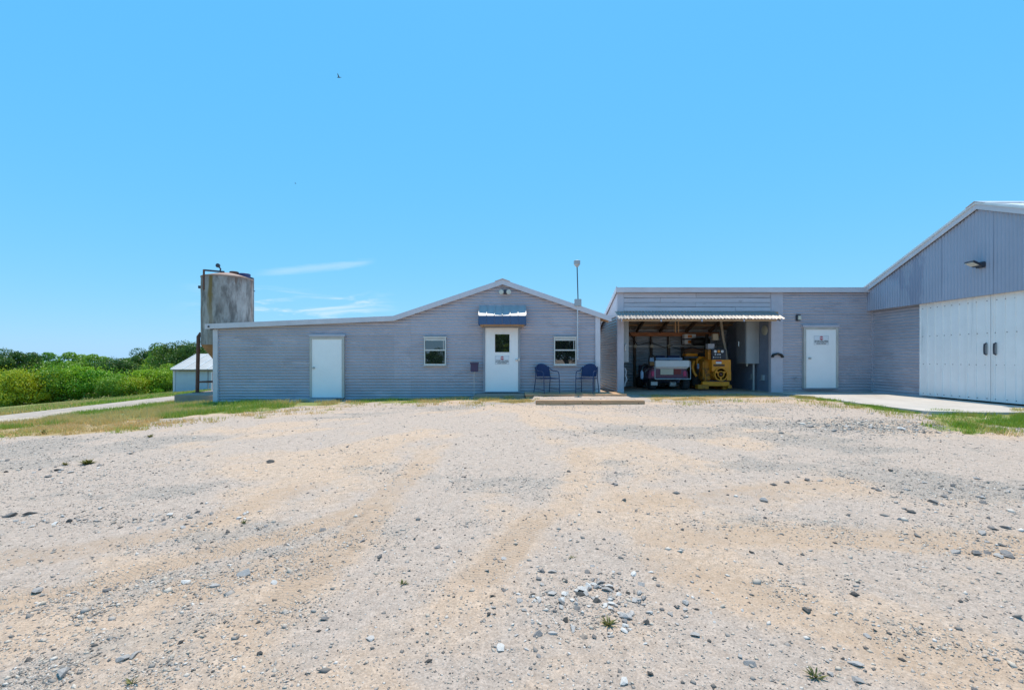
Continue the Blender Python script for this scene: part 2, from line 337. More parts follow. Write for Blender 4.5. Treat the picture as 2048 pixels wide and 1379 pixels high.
TR = [([(430,1379),(520,1240),(640,1140),(760,1010),(880,890)], 0.16, 1), ([(830,1379),(900,1240),(970,1150),(1060,1050),(1150,985),(1165,900)], 0.16, 1),
      ([(-200,1250),(150,1180),(400,1110),(600,1060),(780,985),(870,890)], 0.17, 1), ([(-100,1130),(200,1090),(450,1030),(700,930),(850,860)], 0.2, 0),
      ([(1330,1130),(1500,1185),(1700,1260),(1950,1340)], 0.2, 0), ([(1330,1075),(1500,1068),(1750,1075),(2100,1090)], 0.22, 0), ([(1250,1005),(1450,990),(1700,970)], 0.25, 0),
      ([(0,1300),(260,1220),(520,1140),(700,1080)], 0.2, 0)]
TRW = [([G(*p) for p in pts], wd, tr) for pts, wd, tr in TR]
def tracks(x, y):
    best = np.full(np.shape(x), 9.0); S = np.zeros(np.shape(x)); T = np.zeros(np.shape(x)); M = np.zeros(np.shape(x))
    for pts, wd, tr in TRW:
        # smooth the path
        P = []
        for i in range(len(pts)-1):
            p0 = pts[max(i-1, 0)]; p1 = pts[i]; p2 = pts[i+1]; p3 = pts[min(i+2, len(pts)-1)]
            for k in range(6):
                t = k/6; P.append(0.5*((2*p1)+(p2-p0)*t+(2*p0-5*p1+4*p2-p3)*t*t+(3*p1-p0-3*p2+p3)*t**3))
        P.append(pts[-1]); acc = 0
        for a, b in zip(P[:-1], P[1:]):
            dx, dy = b.x-a.x, b.y-a.y; ll = math.hypot(dx, dy)
            if ll < 1e-5: continue
            t = np.clip(((x-a.x)*dx+(y-a.y)*dy)/ll**2, 0, 1); ex = x-a.x-t*dx; ey = y-a.y-t*dy
            d = np.hypot(ex, ey); sg = (ex*dy-ey*dx)/ll; q = d/wd; u = q < best
            best = np.where(u, q, best); S = np.where(u, acc+t*ll, S); T = np.where(u, sg, T); M = np.where(u, float(tr), M); acc += ll
    return best, S, T, M
def rng_axis(spec):
    r = []
    for a, b, st in spec: r += list(np.arange(a, b-1e-6, st))
    return np.array(r+[spec[-1][1]])
gx = rng_axis([(-600, -120, 60), (-120, -60, 10), (-60, -24, 2), (-24, -12, 0.4), (-12, 12, 0.06), (12, 18, 0.4), (18, 40, 4), (40, 120, 20), (120, 600, 80)])
gy = rng_axis([(-600, -100, 80), (-100, -20, 10), (-20, 0, 2), (0, 1.2, 0.4), (1.2, 7, 0.04), (7, 12.5, 0.09), (12.5, 20, 0.2), (20, 60, 1.5), (60, 140, 10), (140, 600, 60)])
GXX, GYY = np.meshgrid(gx, gy); fxx = GXX.ravel(); fyy = GYY.ravel()
base = H(fxx, fyy)
near = sstep(13, 11, np.abs(fxx))*sstep(15, 13, fyy)*sstep(0.0, 1.0, fyy)
tq, tS, tT, tM = tracks(fxx, fyy)
n1 = fbm(fxx*0.55+fyy*0.25, fyy*0.8, 0.7, 1, 4); n2 = fbm(fxx, fyy, 2.2, 5, 4); n3 = fbm(fxx, fyy, 7.0, 9, 3)
fa = np.arctan2(fxx, 11.5-fyy); fr_ = np.hypot(fxx, 11.5-fyy); fan = fbm(fa*6.5, fr_*0.32, 1.0, 61, 4)
trk = sstep(2.0, 0.3, tq+(n2-0.5)*1.6+(n3-0.5)*0.8)
sand = np.clip(sstep(0.44, 0.60, 0.45*n1+0.55*fan+(n2-0.5)*0.30)*0.9+trk*0.85*sstep(0.28, 0.5, fbm(fxx, fyy, 0.8, 41, 3)), 0, 1)
grav = np.clip(sstep(0.50, 0.66, fbm(fxx*0.5, fyy, 0.9, 14, 4)+(n3-0.5)*0.2)*(1-0.7*trk), 0, 1)
wx = fxx+(n2-0.5)*1.0+(n3-0.5)*0.35; wy = fyy+(fbm(fxx, fyy, 1.7, 22, 3)-0.5)*1.0
def grassmask(x, y, xo, yo):
    g = np.zeros(np.shape(x)); dry = np.zeros(np.shape(x))
    for k, p in GRASS.items():
        if p is None: continue
        m = inpoly(xo, yo, p)
        g = np.maximum(g, m*1.0)
        if k in ('straw', 'dry_left', 'step_foot'): dry = np.maximum(dry, m*1.0)
    v = (x < -17.9-0.0*y)                      # the far verge and fields beyond the track
    far = np.where(v, 1.0, 0.0)
    g = np.maximum(g, far); g = np.maximum(g, ((y > 17) & (x < -11.5) & (x > -16.0))*1.0)
    return g, dry
gm, gdry = grassmask(fxx, fyy, wx, wy)
zz = base+near*((n1-0.5)*0.05+(n2-0.5)*0.025+(n3-0.5)*0.012+sstep(4.6, 3.4, fyy)*(-0.012*sstep(1.4, 0.2, tq)+0.004*np.exp(-((tq-1.25)/0.25)**2)))
# raised bed between the landing and the timber kerb
bed = (fxx > 0.62) & (fxx < 3.45) & (fyy > 11.72) & (fyy < 14.2); zz = np.where(bed, np.maximum(zz, 0.085+(n2-0.5)*0.03), zz)
nx_, ny_ = len(gx), len(gy); ii = np.arange(nx_*ny_).reshape(ny_, nx_)
gf = np.stack([ii[:-1, :-1].ravel(), ii[:-1, 1:].ravel(), ii[1:, 1:].ravel(), ii[1:, :-1].ravel()], 1)
gmat = bpy.data.materials.new('yard_ground'); gmat.use_nodes = True; t = gmat.node_tree; n = t.nodes; l = t.links; b = n['Principled BSDF']
b.inputs['Roughness'].default_value = 0.95; b.inputs['Specular IOR Level'].default_value = 0.15
def gattr(a): q = n.new('ShaderNodeAttribute'); q.attribute_name = a; return q
geo = n.new('ShaderNodeNewGeometry')
def gnoise(sc, det=4, ro=0.6, st=(1, 1, 1)):
    mp = n.new('ShaderNodeMapping'); l.new(geo.outputs['Position'], mp.inputs[0]); mp.inputs['Scale'].default_value = st
    q = n.new('ShaderNodeTexNoise'); q.inputs['Scale'].default_value = sc; q.inputs['Detail'].default_value = det; q.inputs['Roughness'].default_value = ro; l.new(mp.outputs[0], q.inputs['Vector']); return q.outputs[0]
def gramp(v, lo, hi, a=0.0, c=1.0):
    q = n.new('ShaderNodeMapRange'); l.new(v, q.inputs[0]); q.inputs[1].default_value = lo; q.inputs[2].default_value = hi; q.inputs[3].default_value = a; q.inputs[4].default_value = c; return q.outputs[0]
def gmix(f, a, c, bl='MIX'):
    q = n.new('ShaderNodeMix'); q.data_type = 'RGBA'; q.blend_type = bl
    for i, v in ((0, f), (6, a), (7, c)):
        if isinstance(v, tuple): q.inputs[i].default_value = (*v, 1)
        elif isinstance(v, (int, float)): q.inputs[i].default_value = v
        else: l.new(v, q.inputs[i])
    return q.outputs[2]
def gm_(op, a, c):
    q = n.new('ShaderNodeMath'); q.operation = op
    for i, v in enumerate((a, c)):
        if isinstance(v, (int, float)): q.inputs[i].default_value = v
        else: l.new(v, q.inputs[i])
    return q.outputs[0]
asand = gattr('sand').outputs['Fac']; agrav = gattr('grav').outputs['Fac']; agrass = gattr('grass').outputs['Fac']; adry = gattr('dry').outputs['Fac']
mid = gnoise(9, 6, 0.7); fine = gnoise(42, 5, 0.75); vfine = gnoise(170, 3, 0.7)
sf = gramp(gm_('ADD', asand, gm_('MULTIPLY', gm_('SUBTRACT', mid, 0.5), 1.3)), 0.0, 1.0)
c0 = gmix(sf, (0.452, 0.358, 0.296), (0.53, 0.378, 0.268))
c0 = gmix(gramp(gm_('ADD', agrav, gm_('MULTIPLY', gm_('SUBTRACT', fine, 0.5), 0.8)), 0.35, 1.0, 0, 0.75), c0, (0.33, 0.283, 0.245))
sp = gramp(vfine, 0.56, 0.70, 0, 0.5); c0 = gmix(gm_('MULTIPLY', sp, gramp(asand, 0, 1, 1.0, 0.45)), c0, (0.14, 0.12, 0.10))
sp3 = gramp(gnoise(26, 5, 0.8), 0.60, 0.70, 0, 0.38); c0 = gmix(gm_('MULTIPLY', sp3, gramp(asand, 0, 1, 1.0, 0.4)), c0, (0.21, 0.185, 0.17))
sp2 = gramp(fine, 0.30, 0.40, 0.6, 0); c0 = gmix(sp2, c0, (0.52, 0.45, 0.385))
c0 = gmix(gramp(mid, 0.3, 0.75, 0.3, 0), c0, (0.52, 0.43, 0.35))
grn = gramp(gnoise(75, 2, 0.6), 0.42, 0.62, 0.90, 1.17); c0 = gmix(1.0, c0, grn, 'MULTIPLY'); grn2 = gramp(gnoise(17, 4, 0.75), 0.38, 0.64, 0.90, 1.15); c0 = gmix(1.0, c0, grn2, 'MULTIPLY')
gcol = gmix(gramp(gnoise(1.3, 5, 0.65), 0.50, 0.68), (0.20, 0.25, 0.05), (0.50, 0.37, 0.16))
gcol = gmix(adry, gcol, (0.45, 0.31, 0.14)); gcol = gmix(gramp(fine, 0.4, 0.7, 0.3, 0), gcol, (0.16, 0.13, 0.06))
arut = gattr('rut').outputs['Fac']; c0 = gmix(gm_('MULTIPLY', arut, gramp(mid, 0.3, 0.65, 0.35, 1.0)), c0, (0.455, 0.315, 0.212))
c0 = gmix(gm_('MULTIPLY', agrass, 0.9), c0, gcol)
l.new(c0, b.inputs['Base Color'])
tk = gattr('trk'); ts = n.new('ShaderNodeSeparateXYZ'); l.new(tk.outputs['Vector'], ts.inputs[0])
wave = gm_('SINE', gm_('ADD', gm_('MULTIPLY', ts.outputs[0], 190.0), gm_('MULTIPLY', gm_('ABSOLUTE', ts.outputs[1], 0), 70.0)), 0)
wave = gm_('MULTIPLY', gramp(wave, -0.3, 0.3, -0.5, 0.5), ts.outputs[2])
hgt = gm_('ADD', gm_('MULTIPLY', fine, 0.010), gm_('ADD', gm_('MULTIPLY', vfine, 0.006), gm_('MULTIPLY', wave, 0.005)))
bp = n.new('ShaderNodeBump'); bp.inputs['Strength'].default_value = 0.9; bp.inputs['Distance'].default_value = 1.0
l.new(hgt, bp.inputs['Height']); l.new(bp.outputs[0], b.inputs['Normal'])
tread = tM*sstep(1.05, 0.75, tq)*sstep(0.42, 0.62, fbm(fxx, fyy, 0.9, 31, 2)+0.05)*sstep(4.6, 3.6, fyy)
rut = 0.6*sstep(1.25, 0.55, tq+(n3-0.5)*0.7)*sstep(0.30, 0.52, fbm(fxx, fyy, 0.9, 31, 3))*sstep(8.0, 5.0, fyy)
ground = npmesh('ground', np.stack([fxx, fyy, zz], 1), gf, gmat, None, {'sand': sand, 'grav': grav, 'grass': gm, 'dry': gdry, 'rut': rut, 'trk': np.stack([tS, tT, tread], 1)})
ground.data.shade_smooth(); ground['kind'] = 'structure'
def gz(x, y):                                      # actual height of the yard, relief included
    i = np.clip(np.searchsorted(gx, x)-1, 0, nx_-2); j = np.clip(np.searchsorted(gy, y)-1, 0, ny_-2)
    u = (x-gx[i])/(gx[i+1]-gx[i]); v = (y-gy[j])/(gy[j+1]-gy[j]); q = zz.reshape(ny_, nx_)
    return (q[j, i]*(1-u)+q[j, i+1]*u)*(1-v)+(q[j+1, i]*(1-u)+q[j+1, i+1]*u)*v
# gravel track passing on the left
roadm = pbr('gravel_track', (0.42, 0.345, 0.285), 0.95, 0, 0.3, 3, 0.8, 12, dirt=[((0.20, 0.18, 0.12), 0.75, 2.2, (1, 0.25, 1), 0.56, 0.66), ((0.22, 0.20, 0.18), 0.8, 7, (1, 1, 1), 0.5, 0.68), ((0.55, 0.44, 0.33), 0.6, 0.8, (1, 1, 1), 0.5, 0.62)])
rv = []; rf = []
ctr = [(-15.6, 9.0), (-16.1, 12.0), (-16.55, 15.0), (-16.75, 18.5), (-16.9, 22.0), (-17.2, 27.0), (-16.5, 33.0), (-13.0, 40.0)]
for k, (cx_, cy_) in enumerate(ctr):
    wd = 2.2; cx_ += 0.75
    for j in range(9):
        q = -1+j/4; e = 0.25*math.sin(k*2.1)*abs(q)**6*q
        x = cx_+q*wd+e; rv.append((x, cy_, float(H(x, cy_))+0.06-0.055*abs(q)**4))
    if k:
        for j in range(8): a = (k-1)*9+j; rf.append((a, a+1, a+10, a+9))
road = npmesh('gravel_road', rv, rf, roadm); road.data.shade_smooth(); road['kind'] = 'structure'
# concrete apron before the barn doors
ap = MB(); poly = [(8.55, 13.9), (8.6, 12.4), (8.5, 10.9), (8.6, 9.5), (9.6, 9.25), (12.2, 9.3), (12.2, 7.6), (13.0, 7.6), (13.0, 16.0), (8.4, 16.0)]
ap.prism(poly, -0.2, 0.112, 'Z'); apron = ap.build('concrete_apron', conc); apron['kind'] = 'structure'

# ================================================================== MAIN BUILDING
D = 14.5; DF = 14.42
mb_root = thing('main_building', 'long low grey corrugated metal building with gabled middle and lean-to wing', 'building', (X(1005, D), D, -0.1))
xl, xs, xr = X(428, D), X(822, D), X(1199, D)
A_ = (X(412, DF), Z(648, DF)); K_ = (X(787, DF), Z(632, DF)); P_ = (X(1005, DF), Z(559, DF)); R_ = (X(1222, DF), Z(633, DF))
def low(p, dz): return (p[0], p[1]-dz)
cl_w = line_clip(low(A_, 0.05), low(K_, 0.05)); cl_l = line_clip(low(K_, 0.05), low(P_, 0.05)); cl_r = line_clip(low(P_, 0.05), low(R_, 0.05))
xk = K_[0]; xa = P_[0]
rows_w = [-0.35, 0.62, 1.58, 2.0, 2.8]
for j in range(4):
    z0 = rows_w[j]-(0.05 if j else 0); z1 = rows_w[j+1]; pl = D+0.018-0.010*j
    for (a, c) in ((xl+0.02, X(640, D)), (X(640, D)-0.04, xk)):
        corr('metal_sheet', 'y', pl, a, c, z0, z1, wallp, mb_root, clips=[cl_w])
    corr('metal_sheet', 'y', pl, xk, xs, z0, z1, wallp, mb_root, clips=[cl_l])
rows_m = [-0.3, 0.55, 1.28, 2.02, 2.75, 3.8]
for j in range(5):
    z0 = rows_m[j]-(0.05 if j else 0); z1 = rows_m[j+1]; pl = D+0.022-0.010*j
    corr('metal_sheet', 'y', pl, xs-0.05, xa, z0, z1, wallp, mb_root, clips=[cl_l])
    corr('metal_sheet', 'y', pl-0.006, xa-0.05, xr-0.02, z0, z1, wallp, mb_root, clips=[cl_r])
MB().box(xl-0.01, xl+0.145, D-0.05, D+0.12, -0.36, Z(659, D)).build('corner_trim', trimp, mb_root, bevel=0.006)
MB().box(xr-0.145, xr+0.012, D-0.075, D+0.12, -0.1, Z(632, D)).build('corner_trim', trimp, mb_root, bevel=0.006)
YB = 24.0
def roofslab(p, q, name='roof_panel', m=roofw, y0=DF-0.05, y1=YB, th=0.05):
    return MB().prism([low(p, 0.0), low(q, 0.0), low(q, th), low(p, th)], y0, y1).build(name, m, mb_root)
roofslab(A_, K_); roofslab(K_, P_); roofslab(P_, R_)
for p, q, h in ((A_, K_, 0.155), (K_, P_, 0.16), (P_, R_, 0.16)):
    MB().prism([low(p, -0.004), low(q, -0.004), low(q, h), low(p, h)], DF-0.06, DF-0.035).build('fascia_board', trimp, mb_root)
MB().prism([(xa-0.24, P_[1]-0.055), (xa, P_[1]+0.03), (xa+0.24, P_[1]-0.055), (xa+0.24, P_[1]-0.075), (xa, P_[1]+0.01), (xa-0.24, P_[1]-0.075)], DF-0.085, YB).build('ridge_cap', trimp, mb_root)
for y in (D+0.15, D+1.4, D+2.6):                   # rafter tails under the right eave, wing eave
    MB().bar((xr-0.1, y, R_[1]+0.02), (R_[0]-0.03, y, R_[1]-0.12), 0.05, 0.1).build('rafter_tail', wood, mb_root)
MB().bar((A_[0]+0.02, D+0.1, A_[1]-0.12), (xl+0.1, D+0.1, A_[1]-0.1), 0.05, 0.1).build('rafter_tail', wooddk, mb_root)
MB().box(xl, xl+0.04, D+0.12, YB-0.1, -0.6, A_[1]-0.06).build('side_wall', wallp, mb_root)
MB().box(xr-0.04, xr, D+0.12, YB-0.1, -0.3, R_[1]-0.02).build('side_wall', wallp, mb_root)
bw = MB(); bw.prism([(xl, -0.6), (xr, -0.3), (xr, R_[1]-0.03), (xa, P_[1]-0.08), (xk, K_[1]-0.08), (xl, A_[1]-0.06)], YB-0.1, YB-0.04); bw.build('rear_wall', wallp, mb_root)
# verge bolt and stub on the wing fascia
MB().lathe([(0.03, 0), (0.03, -0.02)], (X(420, DF), DF-0.06, Z(653, DF)), 'Y', 10).build('bolt', black, mb_root)
def door(root, px0, px1, py0, py1, d, knob_px, knob_py, window=None, frame=framep, head=True, mat_=whitep):
    fr = MB(); fw = 4.0
    fr.pbox(px0-fw, px0, py0-fw, py1, d-0.055, d+0.05); fr.pbox(px1, px1+fw, py0-fw, py1, d-0.055, d+0.05); fr.pbox(px0, px1, py0-fw, py0, d-0.055, d+0.05)
    fo = fr.build('door_frame', frame, root)
    if head: MB().pbox(px0-6, px1+6, py0-8.5, py0-4.2, d-0.075, d+0.03).build('drip_cap', postp, root, bevel=0.004)
    lf = MB(); dd = d-0.03
    if window is None: lf.pbox(px0+0.4, px1-0.4, py0+0.4, py1-0.6, dd, dd+0.04)
    else:
        a, b_, c, e = window
        lf.pbox(px0+0.4, a, py0+0.4, py1-0.6, dd, dd+0.04); lf.pbox(b_, px1-0.4, py0+0.4, py1-0.6, dd, dd+0.04)
        lf.pbox(a, b_, py0+0.4, c, dd, dd+0.04); lf.pbox(a, b_, e, py1-0.6, dd, dd+0.04)
    lo = lf.build('door', mat_, root)
    if window is not None:
        MB().pbox(a, b_, c, e, dd+0.022, dd+0.03).build('pane', glass, lo)
        wf = MB(); q = 1.6
        wf.pbox(a-q, b_+q, c-q, c, dd-0.012, dd+0.003); wf.pbox(a-q, b_+q, e, e+q, dd-0.012, dd+0.003); wf.pbox(a-q, a, c, e, dd-0.012, dd+0.003); wf.pbox(b_, b_+q, c, e, dd-0.012, dd+0.003)
        wf.build('glazing_bead', whitep, lo)
    kb = W(knob_px, knob_py, dd)
    MB().lathe([(0.035, 0.0), (0.035, -0.012), (0.014, -0.014), (0.014, -0.04), (0.03, -0.05), (0.033, -0.065), (0.022, -0.08), (0.0, -0.082)], kb, 'Y', 14).build('door_knob', chrome if window else framep, lo, smooth=True)
    for py in (py0+12, (py0+py1)/2, py1-14):
        hx = px1 if knob_px < (px0+px1)/2 else px0
        MB().pbox(hx-0.5, hx+0.5, py-2.5, py+2.5, dd-0.012, dd+0.02).build('hinge', pipeg, lo)
    MB().pbox(px0-3, px1+3, py1-0.6, py1+1.6, d-0.075, d+0.04).build('threshold', greyfr, root)
    return lo
door(mb_root, 623, 684, 677, 795, D-0.03, 628, 735)
door(mb_root, 970, 1037, 655, 783, D-0.035, 1033, 719, window=(990, 1019, 668, 704), frame=greyfr, head=False)
MB().pbox(1036.5, 1039.5, 716, 721.5, D-0.105, D-0.08).build('strike_plate', chrome, mb_root)
def window(root, px0, px1, py0, py1, d):
    d = d-0.03; wn = bpy.data.objects.new('window', None); COL.objects.link(wn); wn.parent = root
    q = 2.2; mid_ = py0+(py1-py0)*0.46; f = MB()
    f.pbox(px0, px0+q, py0, py1, d-0.05, d+0.03); f.pbox(px1-q, px1, py0, py1, d-0.05, d+0.03)
    f.pbox(px0+q, px1-q, py0, py0+q, d-0.05, d+0.03); f.pbox(px0+q, px1-q, py1-q*1.3, py1, d-0.05, d+0.03)
    f.build('window_frame', winfr, wn)
    MB().pbox(px0+q, px1-q, mid_-1.3, mid_+1.3, d-0.04, d+0.02).build('meeting_rail', winfr, wn)
    MB().pbox(px0+q, px1-q, py0+q+0.8, py0+q+4.6, d-0.03, d+0.01).build('top_rail', winfr, wn)
    MB().pbox(px0+q, px1-q, py0+q+4.6, mid_-1.3, d-0.012, d+0.0).build('pane', glass, wn)
    MB().pbox(px0+q, px1-q, mid_+1.3, py1-q*1.3, d-0.022, d-0.01).build('pane', glass, wn)
    MB().pbox(px1-q-3.6, px1-q-2.6, py0+q+4.6, mid_-1.3, d-0.03, d-0.013).build('sash_bar', winfr, wn)
    MB().pbox(px0-1.2, px1+1.2, py1, py1+1.3, d-0.075, d+0.03).build('sill', winfr, wn)
    MB().pbox(px0-1.5, px1+1.5, py0-1.5, py0, d-0.065, d+0.03).build('drip_cap', winfr, wn)
window(mb_root, 848, 892, 674, 730, D); window(mb_root, 1108, 1153, 674, 730, D)
# awning over the middle door
aw = bpy.data.objects.new('awning', None); COL.objects.link(aw); aw.parent = mb_root
awm = pbr('awning_metal', (0.42, 0.42, 0.43), 0.45, 0, 0.08, 6)
ya = 13.98; xa0, xa1 = X(957, ya), X(1052, ya); za = Z(631, ya); zt = Z(611, D-0.05); zb = Z(648.5, ya)
pan = (xa1-xa0)/6
for i in range(6):
    s_ = MB(); a = xa0+i*pan; c = a+pan
    s_.add([(a, ya, za), (c, ya, za), (c+(0.0), D-0.03, zt), (a, D-0.03, zt), (a, ya, za-0.012), (c, ya, za-0.012), (c, D-0.03, zt-0.012), (a, D-0.03, zt-0.012)], [(0,1,2,3),(7,6,5,4),(0,4,5,1),(1,5,6,2),(2,6,7,3),(3,7,4,0)])
    s_.build('roof_pan', awm, aw)
for i in range(7):
    a = xa0+i*pan; MB().bar((a, ya-0.004, za+0.012), (a, D-0.03, zt+0.012), 0.022, 0.035).build('standing_seam', awm, aw)
for i in range(6):
    MB().box(xa0+i*pan+0.003, xa0+(i+1)*pan-0.003, ya-0.012, ya+0.006, zb, za-0.004).build('valance_panel', bluep, aw)
for xx in (xa0, xa1):
    MB().prism([(ya, zb), (ya, za-0.005), (D-0.03, zt-0.014), (D-0.03, zb)], xx-0.008, xx+0.008, 'X').build('end_panel', bluep, aw)
MB().box(xa0+0.06, xa1-0.06, ya+0.04, ya+0.1, zb-0.045, zb+0.02).build('wood_rail', wood, aw)
for xx in (xa0+0.1, xa1-0.1): MB().bar((xx, ya+0.05, zb-0.02), (xx, D-0.03, zb-0.02), 0.05, 0.07).build('wood_bracket', wood, aw)

# ================================================================== EQUIPMENT SHED AND SERVICE WALL
S = 14.9
sh = thing('equipment_shed', 'open-fronted grey shed with plank header joined to corrugated wall with white door', 'shed', (X(1400, S), S, 0.05))
sxl, sxm0, sxm1, sxr = X(1236, S), X(1541, S), X(1565, S), X(1744, S)
ztop = Z(577, S); slope = -0.355; yb = 18.0
def rz(y): return ztop-0.02+slope*(y-S)
MB().prism([(S-0.12, rz(S-0.12)), (18.35, rz(18.35)), (18.35, rz(18.35)-0.03), (S-0.12, rz(S-0.12)-0.03)], sxl-0.06, sxr+0.02, 'X').build('roof_panel', roofrust, sh)
MB().box(sxl-0.07, sxr-0.17, S-0.145, S-0.118, Z(585.5, S), ztop+0.01).build('fascia_board', trimp, sh)
MB().prism([(S-0.14, rz(S-0.14)+0.02), (18.36, rz(18.36)+0.02), (18.36, rz(18.36)-0.13), (S-0.14, rz(S-0.14)-0.13)], sxl-0.09, sxl-0.062, 'X').build('rake_board', trimp, sh)
# left side wall: smooth panel above, dark galvanised sheets below
cs = line_clip((S, rz(S)-0.04), (18.0, rz(18.0)-0.04), 'x')
zs_ = [-0.15, 0.5, 1.15, 1.8, 2.62]
for j in range(4):
    corr('metal_sheet', 'x', sxl-0.004*j, S+0.1, yb, zs_[j]-(0.05 if j else 0), zs_[j+1], galv, sh, clips=[cs])
MB().prism([(S+0.1, 2.6), (S+0.1, rz(S+0.1)-0.035), (S+2.35, rz(S+2.35)-0.035)], sxl-0.03, sxl-0.012, 'X').build('side_panel', postp, sh)
MB().box(sxl-0.03, X(1247.5, S), S-0.03, S+0.12, -0.05, Z(583, S)).build('post', postp, sh, bevel=0.008)
MB().box(sxm0, sxm1, S-0.035, S+0.12, -0.1, Z(584, S)).build('post', postp, sh, bevel=0.008)
# header planks
pz = [Z(y, S) for y in (629, 622.6, 613.8, 605, 595.6, 585)]
for i in range(5):
    cuts = [X(1247.5, S), X((1390, 1470, 1391, 1320, 1392)[i], S), sxm0]
    for a, c in zip(cuts[:-1], cuts[1:]):
        tl = random.uniform(-0.006, 0.006); dy = random.uniform(-0.006, 0.006)
        m_ = MB(); y0 = S-0.02+dy
        m_.add([(a+0.004, y0, pz[i]+0.008+tl), (c-0.004, y0, pz[i]+0.008-tl), (c-0.004, y0+0.02, pz[i]+0.008-tl), (a+0.004, y0+0.02, pz[i]+0.008+tl),
                (a+0.004, y0, pz[i+1]-0.004+tl), (c-0.004, y0, pz[i+1]-0.004-tl), (c-0.004, y0+0.02, pz[i+1]-0.004-tl), (a+0.004, y0+0.02, pz[i+1]-0.004+tl)],
               [(0,3,2,1),(4,5,6,7),(0,1,5,4),(1,2,6,5),(2,3,7,6),(3,0,4,7)])
        m_.build('plank', plankp, sh, bevel=0.003, seg=1)
MB().box(X(1247.5, S), sxm0, S+0.02, S+0.05, pz[0], pz[5]).build('header_backing', wooddk, sh)
# corrugated service wall right of the opening
rows_s = [-0.1, 0.62, 1.3, 2.0, 2.7, ztop-0.06]
for j in range(5):
    z0 = rows_s[j]-(0.05 if j else 0); pl = S+0.012-0.008*j
    corr('metal_sheet', 'y', pl, sxm1-0.01, X(1650, S), z0, rows_s[j+1], wallp, sh)
    corr('metal_sheet', 'y', pl-0.006, X(1650, S)-0.05, sxr, z0, rows_s[j+1], wallp, sh)
door(sh, 1612, 1673, 658, 776, S-0.035, 1618.5, 716)
MB().box(sxm1, sxr, S-0.05, S+0.1, 0.0, 0.13).build('wall_footing', concdk, sh)
# interior: back wall sheets, studs, beam, rafters, purlins, right wall
for j, (a, c) in enumerate(((0.0, 0.75), (0.7, 1.4), (1.35, 2.05), (2.0, 2.5))):
    for (p, q) in ((sxl, 5.2), (5.15, 7.0), (6.95, sxm0+0.1)):
        corr('metal_sheet', 'y', yb-0.004*j, p, q, a, c, galvin, sh, pitch=0.11, amp=0.012)
for px in (1270, 1303, 1338, 1366):
    x = X(px, yb-0.1); MB().box(x-0.045, x+0.045, yb-0.11, yb-0.02, 0.05, 2.2).build('stud', wooddk, sh)
zbm = Z(672, yb-0.15)
MB().box(sxl+0.1, sxm0-0.35, yb-0.2, yb-0.13, zbm, zbm+0.15).build('beam', woodred, sh)
MB().box(sxl+0.1, sxm0, yb-0.12, yb-0.03, 1.66, 1.73).build('wall_rail', pipeg, sh)
for px in (1250, 1300, 1352, 1410, 1462, 1515):
    x = X(px, S+1.2); MB().bar((x, S+0.1, rz(S+0.1)-0.16), (x-0.0, yb-0.1, rz(yb-0.1)-0.16), 0.05, 0.14).build('rafter', wooddk, sh)
for y in (S+0.6, S+1.3, S+2.0, S+2.6):
    MB().box(sxl+0.05, sxm0, y-0.045, y+0.045, rz(y)-0.085, rz(y)-0.045).build('purlin', wood, sh)
MB().box(sxm0+0.02, sxm0+0.08, S+0.12, yb, -0.05, rz(S)-0.4).build('interior_wall', pbr('interior_blue_paint', (0.20, 0.23, 0.31), 0.6, 0, 0.12, 3), sh)
MB().box(sxr-0.05, sxr, S+0.05, 18.2, -0.05, 2.2).build('end_wall', wallp, sh)
MB().box(sxl+0.02, sxm0, S+0.15, yb, -0.1, 0.10).build('floor_slab', concdk, sh)
# canopy over the opening
cn_ = bpy.data.objects.new('canopy', None); COL.objects.link(cn_); cn_.parent = sh
canm = pbr('canopy_metal', (0.32, 0.29, 0.265), 0.4, 0.2, 0.15, 4, dirt=[((0.34, 0.22, 0.15), 0.6, 4, (1, 1, 1), 0.55, 0.68)])
cy0, cy1 = 14.22, S-0.03; cz0, cz1 = Z(637, cy0), Z(622.5, cy1); cxa, cxb = X(1238, cy0), X(1568, cy0)
nsh = 5
for k in range(nsh):
    a = cxa+(cxb-cxa)*k/nsh; c = cxa+(cxb-cxa)*(k+1)/nsh+0.03; v = []; f = []; nn = 36
    for i in range(nn+1):
        x = a+(c-a)*i/nn; o = 0.013*math.sin(2*PI*x/0.105)+0.003*(k % 2)
        v += [(x, cy0+0.015*math.sin(k*3.1), cz0+o), (x, cy1, cz1+o)]
    for i in range(nn): f.append((2*i, 2*i+2, 2*i+3, 2*i+1))
    MB().add(v, f).build('metal_sheet', canm, cn_, smooth=True)
MB().box(cxa+0.05, cxb-0.2, cy0+0.05, cy0+0.09, cz0-0.075, cz0-0.02).build('wood_rail', wood, cn_)
MB().box(cxa+0.05, sxm0+0.2, cy1-0.06, cy1-0.01, cz1-0.10, cz1-0.02).build('wood_rail', wood, cn_)
for px in (1242, 1321, 1402, 1486, 1560):
    x = X(px, cy0+0.1); MB().prism([(cy0+0.02, cz0-0.09), (cy0+0.02, cz0-0.025), (cy1, cz1-0.03), (cy1, cz1-0.17)], x-0.02, x+0.02, 'X').build('bracket', postp, cn_)

